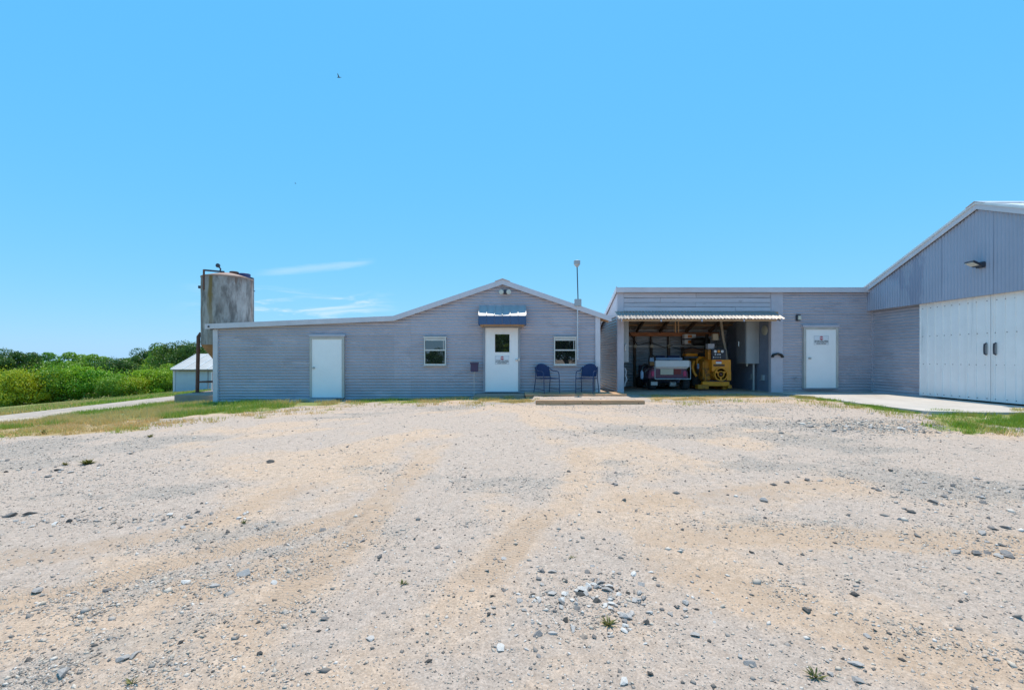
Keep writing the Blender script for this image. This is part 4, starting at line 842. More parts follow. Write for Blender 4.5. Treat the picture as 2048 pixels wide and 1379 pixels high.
wh = thing('water_hose', 'pale white hose hanging inside the left post of the open shed', 'hose', W(1250, 772, 15.35))
MB().tube([W(1249, 736, 15.35), W(1252, 742, 15.33), W(1250.5, 750, 15.32), W(1253, 758, 15.33), W(1250, 766, 15.34), W(1248, 772, 15.35)], 0.035, 8).build('hose', pbr('pale_rubber', (0.55, 0.52, 0.55), 0.6), wh, smooth=True)
for i_, (pp_, lb_) in enumerate((([(1258, 664), (1275, 690), (1300, 684), (1330, 695), (1345, 690)], 'black cable sagging along the shed back wall behind the cart'), ([(1345, 694), (1365, 699), (1385, 694), (1404, 700), (1425, 690)], 'black cable sagging behind the generator engine'))):
    cb_ = thing('power_cable', lb_, 'cable', W(*pp_[0], 17.7)); MB().tube([W(a_, b_, 17.72) for a_, b_ in pp_], 0.016, 6).build('cable', black, cb_, smooth=True)
bt = thing('wall_boards', 'reddish boards fixed to the shed back wall above the engine', 'boards', W(1385, 706, 17.85))
for a_, b_ in ((696.5, 700.5), (701, 705)): MB().pbox(1369, 1412, a_, b_, 17.84, 17.88).build('board', woodred, bt)
# generator: alternator end faces the yard, engine runs back to the left
GD = 15.85
gn = thing('generator', 'yellow diesel generator with round fan grille and black control panel', 'generator', (X(1435, GD), GD+0.6, 0.1))
MB().pbox(1424, 1462, 719, 742, GD, GD+0.5).build('alternator_housing', yel, gn, bevel=0.012)
MB().pbox(1453.5, 1462.5, 742, 760.5, GD, GD+0.45).build('side_cover', yel, gn, bevel=0.01)
fc_ = W(1441, 748, GD-0.01); R0 = 13.2/F*GD
MB().lathe([(R0, -0.10), (R0, 0.75), (R0*0.8, 0.76), (0, 0.76)], (fc_.x-0.02, GD+0.11, fc_.z), 'Y', 28).build('alternator_barrel', yeld, gn, smooth=True)
rg = MB(); rg.lathe([(R0*0.86, 0.0), (R0, 0.0), (R0, -0.06), (R0*0.86, -0.06), (R0*0.86, 0.0)], fc_, 'Y', 32); fg = rg.build('fan_ring', yel, gn)
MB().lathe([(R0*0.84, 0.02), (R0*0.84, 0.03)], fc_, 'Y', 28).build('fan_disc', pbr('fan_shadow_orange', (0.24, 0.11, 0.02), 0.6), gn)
MB().lathe([(R0*0.40, 0.0), (R0*0.52, 0.0), (R0*0.52, -0.05), (R0*0.40, -0.05), (R0*0.40, 0.0)], fc_, 'Y', 24).build('hub_ring', yel, gn); MB().lathe([(R0*0.2, 0.02), (R0*0.2, -0.055), (0, -0.06)], fc_, 'Y', 16).build('hub', rust, gn)
for a in (90, 210, 330):
    a = math.radians(a+180); MB().bar(fc_+Vector((math.cos(a)*R0*0.5, -0.02, math.sin(a)*R0*0.5)), fc_+Vector((math.cos(a)*R0*0.88, -0.02, math.sin(a)*R0*0.88)), 0.06, 0.035, (0, 1, 0)).build('spoke', yel, gn)
MB().pbox(1407, 1424, 720, 762, GD+0.22, GD+1.0).build('alternator_side', yeld, gn, bevel=0.06, seg=3)
MB().pbox(1427, 1449.5, 728, 732.2, GD-0.008, GD-0.001).build('name_plate', pbr('dark_plate', (0.12, 0.06, 0.02), 0.5), gn); MB().pbox(1432, 1443, 720.5, 723, GD-0.007, GD-0.001).build('warning_label', signr, gn); MB().pbox(1432, 1443, 723, 727, GD-0.007, GD-0.001).build('warning_label', signw, gn)
cp = MB().pbox(1424, 1452, 698, 718.2, GD+0.05, GD+0.3).build('control_panel', panelk, gn, bevel=0.008)
for i, px in enumerate((1430.5, 1437.5, 1444.5)): MB().lathe([(0.048, 0), (0.048, -0.012), (0.03, -0.013), (0, -0.013)], W(px, 702.5, GD+0.05), 'Y', 14).build('gauge', (signw, yel, signw)[i], cp)
for i, px in enumerate((1427, 1431.5, 1435.5, 1440)): MB().lathe([(0.022, 0), (0.022, -0.02)], W(px, 714, GD+0.05), 'Y', 10).build('knob', signw if i == 0 else pipeg, cp)
for px in (1431, 1436, 1440): MB().pbox(px-1.4, px+1.4, 707.5, 709.5, GD+0.035, GD+0.049).build('switch', signw, cp)
MB().pbox(1416, 1424, 698, 719, GD+0.15, GD+0.4).build('panel_side', yeld, gn); MB().pbox(1416, 1429, 687, 697.5, GD+0.25, GD+0.45).build('relay_box', pbr('pale_relay_box', (0.5, 0.5, 0.55), 0.5), gn, bevel=0.008)
MB().pbox(1405, 1459, 763, 771.5, GD+0.02, GD+0.12).build('skid_beam', yel, gn, bevel=0.008); MB().box(X(1390, GD+1), X(1400, GD+1), GD+0.4, GD+2.0, 0.12, 0.32).build('skid_rail', yeld, gn); MB().box(X(1446, GD+0.15), X(1454, GD+0.15), GD+0.15, GD+1.9, 0.12, 0.30).build('skid_rail', yeld, gn)
MB().pbox(1396, 1418, 769, 777.5, GD-0.06, GD+0.2).build('skid_foot', yeld, gn, bevel=0.012); MB().pbox(1456, 1464, 769.5, 776.5, GD-0.02, GD+0.2).build('skid_foot', yeld, gn, bevel=0.012)
en = MB(); en.box(X(1388, 16.9), X(1414, 16.9), 16.75, 17.6, 0.35, Z(716, 16.9)); en.build('engine_block', yeld, gn, bevel=0.05, seg=2)
MB().box(X(1382, 16.7), X(1398, 16.7), 16.5, 17.5, 0.2, 0.75).build('oil_pan', oily, gn, bevel=0.04)
MB().pbox(1372, 1397, 706, 712, 16.9, 17.3).build('valve_cover', yel, gn, bevel=0.03, seg=3)
MB().tube([W(1394, 730, 16.6), W(1395, 719, 16.6), W(1399, 715, 16.6), W(1407, 715, 16.6), W(1412, 719, 16.55), W(1413, 728, 16.5)], 0.05, 10).build('intake_pipe', yel, gn, smooth=True)
MB().lathe([(0.055, 0), (0.055, 0.16), (0.045, 0.18), (0, 0.18)], W(1397, 737, 16.5), 'Z', 14).build('fuel_filter', bluepl, gn); MB().lathe([(0.065, 0), (0.065, 0.1)], W(1397, 744, 16.5), 'Z', 14).build('filter_bowl', oily, gn)
MB().lathe([(0.11, -0.1), (0.11, 0.08), (0.07, 0.1), (0, 0.1)], W(1404, 721, 16.62), 'Y', 16).build('turbocharger', yeld, gn)
MB().tube([W(1388, 722, 16.55), W(1385, 734, 16.5), W(1388, 745, 16.45), W(1393, 752, 16.4)], 0.045, 8).build('coolant_pipe', yel, gn, smooth=True); MB().tube([W(1402, 738, 16.4), W(1405, 750, 16.3), W(1409, 757, 16.2)], 0.022, 8).build('oil_line', yel, gn)
MB().tube([W(1412, 722, 16.8), W(1410, 705, 16.85), W(1412, 690, 16.9), W(1414, 668, 16.95)], 0.055, 10).build('exhaust_pipe', oily, gn, smooth=True)
MB().lathe([(0.0, -0.32), (0.14, -0.3), (0.15, 0.3), (0.0, 0.32)], W(1401, 683, 17.2), 'X', 16).build('muffler', oily, gn, smooth=True); MB().pbox(1398, 1412, 705, 716, 16.8, 17.0).build('air_cleaner', oily, gn, bevel=0.03)

# golf cart seen from behind
CD = 15.75
gc = thing('golf_cart', 'maroon golf cart with white rear seat parked beside the yellow generator', 'golf cart', (X(1338, CD), CD+0.8, 0.1))
bd = MB(); pf = [(1297, 757), (1298, 745), (1302, 738), (1310, 735.5), (1366, 735.5), (1373, 738), (1376.5, 746), (1377, 757)]
bd.prism([(X(a, CD+0.12), Z(b_, CD+0.12)) for a, b_ in pf], CD+0.12, CD+1.0); bd.build('body', maroon, gc, bevel=0.025, seg=2)
for (a, b_) in ((1303, 1309), (1367, 1373)): MB().pbox(a, b_, 742, 752, CD+0.095, CD+0.13).build('tail_light', tail, gc, bevel=0.01)
MB().pbox(1321, 1347, 737.5, 749, CD+0.09, CD+0.118).build('cream_panel', cream, gc, bevel=0.004)
MB().pbox(1347.5, 1362, 737, 748, CD+0.10, CD+0.119).build('red_panel', pbr('red_panel', (0.2, 0.018, 0.015), 0.5), gc)
MB().pbox(1310.5, 1380, 720.5, 734, CD-0.02, CD+0.08).build('rear_backrest', vinyl, gc, bevel=0.02, seg=3); MB().pbox(1312, 1365, 715, 719.5, CD+0.75, CD+0.85).build('front_backrest_shell', bluepl, gc, bevel=0.012)
for (a, b_) in ((1312, 1331), (1335, 1360)): MB().pbox(a, b_, 710.5, 716, CD+0.9, CD+1.0).build('front_seat_back', navy, gc, bevel=0.02)
MB().pbox(1312, 1376, 733, 737, CD+0.08, CD+0.5).build('rear_seat', vinyl, gc, bevel=0.02)
for px in (1310, 1381): MB().tube([W(px, 722, CD-0.02), W(px, 740, CD-0.06), W(px, 757.5, CD-0.1)], 0.014, 8).build('footrest_upright', pipeg, gc)
MB().tube([W(1310, 757.5, CD-0.1), W(1381, 757.5, CD-0.1)], 0.02, 8).build('footrest_bar', pipeg, gc); MB().pbox(1311, 1376, 756, 758.5, CD-0.08, CD+0.3).build('footrest_plate', navym, gc)
hp = [W(1298, 733, CD+0.4), W(1297.5, 722, CD+0.4), W(1299, 712, CD+0.4), W(1304, 709.5, CD+0.4), W(1309, 713, CD+0.4), W(1310.5, 722, CD+0.4), W(1310.5, 733, CD+0.4)]
MB().tube(hp, 0.028, 10).build('hip_restraint', black, gc, smooth=True); MB().pbox(1299.5, 1309, 723, 731, CD+0.42, CD+0.5).build('hip_pad', brownp, gc, bevel=0.015); MB().pbox(1299.5, 1309, 715, 722.5, CD+0.43, CD+0.49).build('hip_pad', bluepl, gc, bevel=0.015)
MB().tube([W(1296, 732, CD+0.5), W(1290, 730, CD+0.45), W(1285, 733, CD+0.4), W(1283.5, 741, CD+0.4)], 0.06, 10).build('bag_strap', black, gc, smooth=True)
sb = W(1283.7, 757, CD+0.35); MB().lathe([(0.045, 0), (0.055, 0.05), (0.062, 0.22), (0.05, 0.26), (0.02, 0.27), (0.02, 0.3), (0, 0.3)], sb, 'Z', 14).build('sand_bottle', bluepl, gc, smooth=True); MB().tube([W(1290, 744, CD+0.45), W(1294, 739, CD+0.4), W(1297, 737, CD+0.35)], 0.018, 8).build('bottle_holder', chrome, gc)
def wheel(cx_, cy_, cz_, r, wd):
    wo_ = bpy.data.objects.new('wheel', None); COL.objects.link(wo_); wo_.parent = gc
    MB().lathe([(r*0.55, -wd/2), (r*0.86, -wd/2), (r*0.97, -wd*0.40), (r, -wd*0.2), (r, wd*0.2), (r*0.97, wd*0.40), (r*0.86, wd/2), (r*0.55, wd/2)], (cx_, cy_, cz_), 'X', 28).build('tyre', rubber, wo_, smooth=True)
    MB().lathe([(r*0.54, -wd*0.35), (r*0.54, wd*0.35)], (cx_, cy_, cz_), 'X', 20).build('rim', pipeg, wo_)
for px in (1304, 1369.5):
    wheel(X(px, CD+0.3), CD+0.32, 0.1+0.215, 0.215, 0.22); wheel(X(px, CD+0.3), CD+1.85, 0.1+0.215, 0.215, 0.2)
MB().tube([(X(1304, CD+0.3), CD+0.32, 0.315), (X(1369, CD+0.3), CD+0.32, 0.315)], 0.035, 8).build('axle', oily, gc); MB().lathe([(0.0, -0.12), (0.1, -0.1), (0.1, 0.1), (0, 0.12)], (X(1345, CD+0.3), CD+0.32, 0.31), 'X', 14).build('differential', pipeg, gc)
MB().pbox(1302, 1315, 763, 770, CD+0.0, CD+0.02).build('mud_flap', pipeg, gc)
MB().box(X(1304, CD+0.5), X(1369, CD+0.5), CD+0.9, CD+2.1, 0.3, 0.42).build('floor_pan', navym, gc); MB().prism([(CD+1.9, 0.42), (CD+2.1, 0.42), (CD+2.3, 0.75), (CD+2.2, 0.95), (CD+2.05, 0.95)], X(1304, CD+0.5), X(1369, CD+0.5), 'X').build('front_cowl', maroon, gc)


# ================================================================== TREES AND BUSHES
def leafmat(name, c0, c1):
    m = bpy.data.materials.new(name); m.use_nodes = True; t = m.node_tree; n = t.nodes; l = t.links; n.remove(n['Principled BSDF'])
    at = n.new('ShaderNodeAttribute'); at.attribute_name = 'tint'; oi = n.new('ShaderNodeObjectInfo')
    mx = n.new('ShaderNodeMix'); mx.data_type = 'RGBA'; l.new(at.outputs['Fac'], mx.inputs[0]); mx.inputs[6].default_value = (*c0, 1); mx.inputs[7].default_value = (*c1, 1)
    hs_ = n.new('ShaderNodeHueSaturation'); mr = n.new('ShaderNodeMapRange'); l.new(oi.outputs['Random'], mr.inputs[0]); mr.inputs[3].default_value = 0.475; mr.inputs[4].default_value = 0.515; l.new(mr.outputs[0], hs_.inputs['Hue'])
    mv = n.new('ShaderNodeMapRange'); l.new(oi.outputs['Random'], mv.inputs[0]); mv.inputs[3].default_value = 1.15; mv.inputs[4].default_value = 0.85; l.new(mv.outputs[0], hs_.inputs['Value']); l.new(mx.outputs[2], hs_.inputs['Color'])
    d = n.new('ShaderNodeBsdfDiffuse'); tr = n.new('ShaderNodeBsdfTranslucent'); gl = n.new('ShaderNodeBsdfGlossy'); gl.inputs['Roughness'].default_value = 0.45
    l.new(hs_.outputs[0], d.inputs[0]); l.new(hs_.outputs[0], tr.inputs[0])
    a = n.new('ShaderNodeMixShader'); a.inputs[0].default_value = 0.3; l.new(d.outputs[0], a.inputs[1]); l.new(tr.outputs[0], a.inputs[2])
    b = n.new('ShaderNodeMixShader'); b.inputs[0].default_value = 0.04; l.new(a.outputs[0], b.inputs[1]); l.new(gl.outputs[0], b.inputs[2])
    l.new(b.outputs[0], n['Material Output'].inputs[0]); return m
leaf_bright = leafmat('bright_leaves', (0.10, 0.30, 0.010), (0.33, 0.56, 0.02)); leaf_yel = leafmat('yellowish_leaves', (0.16, 0.32, 0.010), (0.50, 0.52, 0.02))
leaf_dark = leafmat('dark_leaves', (0.03, 0.095, 0.014), (0.09, 0.20, 0.026)); leaf_mid = leafmat('mid_leaves', (0.10, 0.25, 0.014), (0.26, 0.44, 0.03))
bark = pbr('bark', (0.13, 0.10, 0.08), 0.9, 0, 0.3, 6, 0.5, 25)
def cards(C, NR, size, asp=0.62):
    n = len(C); r = RNG.normal(size=(n, 3)); nr = NR*0.8+r*0.75; nr /= np.linalg.norm(nr, axis=1, keepdims=True)+1e-9
    a = np.cross(nr, RNG.normal(size=(n, 3))); a /= np.linalg.norm(a, axis=1, keepdims=True)+1e-9; b_ = np.cross(nr, a)
    sz = size*RNG.uniform(0.6, 1.3, (n, 1)); v = np.stack([C-a*sz, C-b_*sz*asp+nr*sz*0.15, C+a*sz, C+b_*sz*asp+nr*sz*0.15], 1).reshape(-1, 3)
    return v, np.arange(4*n).reshape(n, 4)
def crown_mesh(name, h, wd, z0, nl, per, size, mat_, arch=False, seed=0):
    global RNG
    RNG = np.random.default_rng(seed); Cs = []; Ns = []; T = []
    for i in range(nl):
        q = RNG.normal(size=3); q /= np.linalg.norm(q); rad = RNG.uniform(0.42, 0.82)
        c = np.array([q[0]*wd/2*rad, q[1]*wd/2*rad, z0+(h-z0)*(0.5+0.42*q[2]*rad*1.25)])
        rr = np.array([wd, wd, (h-z0)*0.8])*RNG.uniform(0.11, 0.25)
        m = int(per*RNG.uniform(0.7, 1.3)); p = RNG.normal(size=(m, 3)); p /= np.linalg.norm(p, axis=1, keepdims=True)
        rd = RNG.uniform(0.72, 1.06, (m, 1)); Cs.append(c+p*rr*rd); Ns.append(p+np.array([0, 0, 0.5])); T.append(np.clip(RNG.uniform(0, 0.6)+RNG.uniform(0, 0.5, m), 0, 1))
    if arch:                                            # long arching shoots breaking the outline
        for i in range(arch):
            a = RNG.uniform(0, 2*PI); L_ = RNG.uniform(0.35, 0.65)*wd; k = 22; t = np.linspace(0.2, 1, k)
            p = np.stack([np.cos(a)*L_*t, np.sin(a)*L_*t, z0+(h-z0)*(0.35+1.0*t-0.45*t*t)*RNG.uniform(0.75, 1.05)], 1)+RNG.normal(size=(k, 3))*0.05*wd
            Cs.append(p); Ns.append(np.tile([0, 0, 1.0], (k, 1))); T.append(RNG.uniform(0.4, 1, k))
    C = np.concatenate(Cs); NR = np.concatenate(Ns); tt = np.concatenate(T); C[:, 2] = np.maximum(C[:, 2], 0.08); v, f = cards(C, NR, size)
    o = npmesh(name, v, f, mat_, None, {'tint': np.repeat(tt, 4)}); me = o.data; bpy.data.objects.remove(o); return me
def trunk_mesh(name, h, r, limbs, seed=0):
    rr = random.Random(seed); t = MB(); pts = [(0, 0, -0.3)]
    for i in range(1, 6): pts.append((rr.uniform(-0.05, 0.05)*h*i/5, rr.uniform(-0.05, 0.05)*h*i/5, h*i/5))
    t.tube(pts, r, 9, r2=r*0.35)
    for i in range(limbs):
        a = rr.uniform(0, 2*PI); z = h*rr.uniform(0.25, 0.75); L_ = h*rr.uniform(0.3, 0.5)
        t.tube([(0, 0, z), (math.cos(a)*L_*0.5, math.sin(a)*L_*0.5, z+L_*0.35), (math.cos(a)*L_, math.sin(a)*L_, z+L_*0.7)], r*0.4, 7, r2=r*0.12)
    o = t.build(name, bark, None, smooth=True); me = o.data; bpy.data.objects.remove(o); return me
TREES = [(crown_mesh('crown', 8.2, 7.4, 1.2, 27, 560, 0.12, leaf_dark, seed=11), trunk_mesh('trunk', 6.0, 0.22, 7, 1), 8.2, 7.4),
         (crown_mesh('crown', 8.6, 6.6, 1.0, 26, 560, 0.118, leaf_mid, seed=12), trunk_mesh('trunk', 6.3, 0.20, 7, 2), 8.6, 6.6),
         (crown_mesh('crown', 7.6, 8.0, 0.8, 30, 540, 0.122, leaf_dark, seed=13), trunk_mesh('trunk', 5.4, 0.24, 8, 3), 7.6, 8.0)]
BUSH = [(crown_mesh('crown', 3.2, 4.2, 0.0, 20, 520, 0.062, leaf_bright, 90, seed=21), trunk_mesh('stem', 2.2, 0.07, 8, 4), 3.2, 4.2),
        (crown_mesh('crown', 2.9, 4.4, 0.0, 20, 520, 0.06, leaf_yel, 100, seed=22), trunk_mesh('stem', 2.0, 0.07, 8, 5), 2.9, 4.4),
        (crown_mesh('crown', 3.4, 4.0, 0.0, 20, 520, 0.066, leaf_mid, 60, seed=23), trunk_mesh('stem', 2.3, 0.08, 8, 6), 3.4, 4.0)]
def plant(kind, name, label, cat, group, px, ptop, d, wpx, trunkname, sink=0.05):
    cr, tr, h0, w0 = kind; x = X(px, d); z = float(H(x, d))-sink; h = Z(ptop, d)-z; wd = wpx/F*d
    r = thing(name, label, cat, (x, d, z), group)
    rz_ = random.uniform(0, 6.28)
    for nm, me in (('crown', cr), (trunkname, tr)):
        o = bpy.data.objects.new(nm, me); COL.objects.link(o); o.parent = r; o.scale = (wd/w0, wd/w0, h/h0); o.rotation_euler = (0, 0, rz_)
    return r
ORD = ['first', 'second', 'third', 'fourth', 'fifth', 'sixth', 'seventh', 'eighth', 'ninth', 'tenth', 'eleventh', 'twelfth', 'thirteenth', 'fourteenth', 'fifteenth', 'sixteenth']
bush_spots = [(-95, 742, 36, 90, 0), (-30, 738, 37, 90, 0), (25, 735, 37, 92, 1), (70, 742, 38, 82, 1), (118, 724, 39, 84, 2), (158, 728, 40, 84, 0), (196, 736, 40, 74, 0), (228, 747, 39, 62, 2), (262, 752, 40, 64, 1), (296, 736, 41, 74, 0), (330, 728, 42, 66, 2), (366, 740, 43, 60, 0)]
KN = ['bright green', 'yellow-green', 'mid green']; cnt = 0
for i, (px, pt, d, wpx, k) in enumerate(bush_spots):
    if px < -40: lb = KN[k]+' leafy bush just beyond the left picture edge'
    else: cnt += 1; lb = '%s leafy bush beyond the gravel track, %s in the row from the left' % (KN[k], ORD[cnt-1])
    plant(BUSH[k], 'leafy_bush', lb, 'bush', 'bushes along the far side of the track', px, pt, d, wpx*1.12, 'stem', 0.55)
tree_spots = [(-110, 694, 62, 120, 0), (-30, 696, 62, 110, 2), (30, 695, 60, 96, 0), (85, 702, 64, 90, 1), (135, 702, 68, 92, 1), (182, 706, 66, 80, 1), (212, 718, 54, 66, 0), (248, 712, 56, 76, 2), (205, 722, 78, 90, 2), (262, 714, 80, 90, 1), (288, 694, 70, 66, 0), (318, 690, 66, 66, 1), (350, 679, 60, 90, 2), (388, 681, 58, 84, 0), (420, 690, 60, 80, 1)]
cnt = 0; TN = ['dark green round', 'mid green', 'broad dark green']
for i, (px, pt, d, wpx, k) in enumerate(sorted(tree_spots)):
    if px < -40: lb = TN[k]+' tree just beyond the left picture edge'
    else: cnt += 1; lb = '%s tree behind the bushes, %s in the wood from the left' % (TN[k], ORD[cnt-1])
    plant(TREES[k], 'broadleaf_tree', lb, 'tree', 'trees of the wood on the left', px, pt, d, wpx, 'trunk')
for (x, y, h, wd, k, lb) in ((-12.4, -41, 5.2, 4.6, 0, 'small round tree mirrored in the left window panes'), (-5.0, -40, 9.5, 8, 2, 'tall tree mirrored at the left of the awning door glass'), (1, -42, 10, 9, 1, 'tall tree mirrored at the right of the awning door glass'), (8.0, -38, 11, 11, 0, 'broad dark tree mirrored in the right-hand window panes')):
    cr, tr, h0, w0 = TREES[k]; r = thing('broadleaf_tree', lb, 'tree', (x, y, float(H(x, y))-1.6), 'trees mirrored in the window panes')
    for nm, me in (('crown', cr), ('trunk', tr)):
        o = bpy.data.objects.new(nm, me); COL.objects.link(o); o.parent = r; o.scale = (wd/w0, wd/w0, h/h0); o.rotation_euler = (0, 0, x)

# ================================================================== GRASS, WEEDS
gmt = leafmat('grass_blades', (0.70, 0.52, 0.20), (0.27, 0.40, 0.04))
RNG = np.random.default_rng(5)
def scatter_grass(name, label, poly, n, hmin, hmax, dryb, seed):
    xs = [p[0] for p in poly]; ys = [p[1] for p in poly]
    x = RNG.uniform(min(xs)-0.4, max(xs)+0.4, n*6); y = RNG.uniform(min(ys)-0.4, max(ys)+0.4, n*6)
    jx = x+(fbm(x, y, 2.2, 5, 3)-0.5)*1.0; jy = y+(fbm(x, y, 1.7, 22, 3)-0.5)*1.0
    dn = fbm(x, y, 2.6, seed, 3); ok = inpoly(jx, jy, poly) & (RNG.random(len(x)) < sstep(0.36, 0.6, dn)) & ~((x > xl-0.02) & (x < xr) & (y > D-0.06)) & ~((x > sxl-0.1) & (y > S-0.05)) & ~((y > 15.5) & (x > -12.2))
    ok &= ~((x < -13.0+0.25*np.sin(y*2.1)) & (y > 11.2) & (x > -18)) & ~((x < -12.9-0.05*y) & (y > 9))
    ok &= ~((x > 8.6) & (y > 9.6+0.25*np.sin(x*3)) & (x < 12.2))
    x = x[ok][:n]; y = y[ok][:n]; n = len(x)
    if n == 0: return
    z = gz(x, y)-0.005; h = RNG.uniform(hmin, hmax, n)*(0.55+0.9*fbm(x, y, 1.5, seed+3, 2)); a = RNG.uniform(0, 2*PI, n); le = RNG.normal(0, 0.35, (n, 2))*h[:, None]; wd = RNG.uniform(0.004, 0.009, n)
    p0 = np.stack([x-np.cos(a)*wd, y-np.sin(a)*wd, z], 1); p1 = np.stack([x+np.cos(a)*wd, y+np.sin(a)*wd, z], 1); p2 = np.stack([x+le[:, 0], y+le[:, 1], z+h], 1)
    v = np.stack([p0, p1, p2], 1).reshape(-1, 3); gr = np.clip(sstep(0.40, 0.60, fbm(x, y, 0.55, 77, 3))*1.0+RNG.normal(0, 0.18, n)-dryb, 0, 1)
    o = npmesh(name, v, np.arange(3*n).reshape(n, 3), gmt, None, {'tint': np.repeat(gr, 3)}); o['kind'] = 'stuff'; tag(o, label, 'grass')
scatter_grass('grass', 'patchy green and straw grass left of the building along the track', GRASS['yard_left'], 42000, 0.05, 0.15, 0.1, 51)
scatter_grass('dry_grass', 'thin dry straw grass at the left edge of the yard', GRASS['dry_left'], 9000, 0.03, 0.08, 0.8, 52)
scatter_grass('grass', 'green grass beside the concrete apron at the right picture edge', GRASS['right'], 26000, 0.04, 0.10, -0.35, 53)
scatter_grass('grass', 'narrow green grass strip along the left edge of the apron', GRASS['slab_edge'], 9000, 0.03, 0.08, -0.2, 54)
scatter_grass('dry_grass', 'flat orange straw before the open shed', GRASS['straw'], 8000, 0.015, 0.04, 0.9, 55)
scatter_grass('grass', 'sparse grass along the wall foot left of the awning door', GRASS['wall_foot'], 3500, 0.03, 0.09, 0.1, 56)
scatter_grass('dry_grass', 'straw tufts between the doorstep and the timber kerb', GRASS['step_foot'], 3500, 0.03, 0.09, 0.4, 57)
xv = RNG.uniform(-27, -18.4, 60000); yv = RNG.uniform(14, 42, 60000); okv = (RNG.random(60000) < sstep(0.35, 0.6, fbm(xv, yv, 1.1, 91, 3))) & (xv/yv > -1.35); xv = xv[okv]; yv = yv[okv]; nv_ = len(xv); hv = RNG.uniform(0.06, 0.2, nv_); av = RNG.uniform(0, 2*PI, nv_); wv2 = RNG.uniform(0.015, 0.03, nv_); zv = H(xv, yv)-0.01
vv = np.stack([np.stack([xv-np.cos(av)*wv2, yv-np.sin(av)*wv2, zv], 1), np.stack([xv+np.cos(av)*wv2, yv+np.sin(av)*wv2, zv], 1), np.stack([xv+RNG.normal(0, 0.05, nv_), yv+RNG.normal(0, 0.05, nv_), zv+hv], 1)], 1).reshape(-1, 3)
vo = npmesh('grass', vv, np.arange(3*nv_).reshape(nv_, 3), gmt, None, {'tint': np.repeat(np.clip(sstep(0.35, 0.6, fbm(xv, yv, 0.4, 78, 3))+RNG.normal(0, 0.15, nv_), 0, 1), 3)}); vo['kind'] = 'stuff'; tag(vo, 'grassy verge between the gravel track and the bushes', 'grass')
tfx = []; tfy = []
for (pxa, pya, pxb, pyb, k_) in ((-20, 866, 260, 852, 34), (260, 852, 460, 832, 26), (460, 830, 690, 812, 26), (690, 808, 960, 803, 22), (1830, 830, 2040, 868, 26), (1590, 799, 1830, 828, 30), (1290, 803, 1560, 800, 16)):
    for q_ in range(k_):
        u_ = RNG.random(); g_ = G(pxa+(pxb-pxa)*u_, pya+(pyb-pya)*u_+abs(RNG.normal(0, 5))); m_ = int(RNG.integers(12, 46)); sp_ = RNG.uniform(0.03, 0.13)
        tfx.append(g_.x+RNG.normal(0, sp_*1.6, m_)); tfy.append(g_.y+RNG.normal(0, sp_, m_))
tx_ = np.concatenate(tfx); ty_ = np.concatenate(tfy); nt_ = len(tx_); th_ = RNG.uniform(0.03, 0.12, nt_); ta_ = RNG.uniform(0, 2*PI, nt_); tw_ = RNG.uniform(0.004, 0.009, nt_); tz_ = gz(tx_, ty_)-0.004
vv = np.stack([np.stack([tx_-np.cos(ta_)*tw_, ty_-np.sin(ta_)*tw_, tz_], 1), np.stack([tx_+np.cos(ta_)*tw_, ty_+np.sin(ta_)*tw_, tz_], 1), np.stack([tx_+RNG.normal(0, 0.4, nt_)*th_, ty_+RNG.normal(0, 0.4, nt_)*th_, tz_+th_], 1)], 1).reshape(-1, 3)
to_ = npmesh('grass_tufts', vv, np.arange(3*nt_).reshape(nt_, 3), gmt, None, {'tint': np.repeat(np.clip(fbm(tx_, ty_, 2.0, 93, 2)*1.6-0.5+RNG.normal(0, 0.12, nt_), 0, 1), 3)}); to_['kind'] = 'stuff'; tag(to_, 'loose grass tufts fraying into the gravel along the grass edges', 'grass')
wedm = leafmat('weed_leaves', (0.07, 0.10, 0.02), (0.22, 0.20, 0.05))
def weed(px, py, size, n, label, seed):
    r = np.random.default_rng(seed); g = G(px, py); g.z = float(gz(np.array([g.x]), np.array([g.y]))[0])-0.005; v = []; f = []; T = []
    for i in range(n):
        a = r.uniform(0, 2*PI); L_ = size*r.uniform(0.5, 1.0); el_ = r.uniform(0.25, 1.1); w_ = size*r.uniform(0.05, 0.09); dx, dy, dz = math.cos(a)*math.cos(el_), math.sin(a)*math.cos(el_), math.sin(el_)
        o = np.array([r.normal(0, 0.08)*size, r.normal(0, 0.08)*size, 0]); p = np.array([dx, dy, dz])*L_; s_ = np.array([-math.sin(a), math.cos(a), 0])*w_
        b0 = len(v); v += [o-s_*0.4, o+s_*0.4, o+p*0.55+s_+[0, 0, 0.02*size], o+p*np.array([1, 1, 0.85]), o+p*0.55-s_+[0, 0, 0.02*size]]; f += [(b0, b0+1, b0+2, b0+4), (b0+4, b0+2, b0+3, b0+3)]; T += [r.random()]*5
    me = bpy.data.meshes.new('leaves'); me.from_pydata([tuple(q) for q in v], [], [tuple(dict.fromkeys(q)) for q in f]); a_ = me.attributes.new('tint', 'FLOAT', 'POINT'); a_.data.foreach_set('value', np.array(T, np.float32))
    th = thing('weed', label, 'weed', g, 'weeds in the gravel'); o = bpy.data.objects.new('leaves', me); COL.objects.link(o); me.materials.append(wedm); o.parent = th
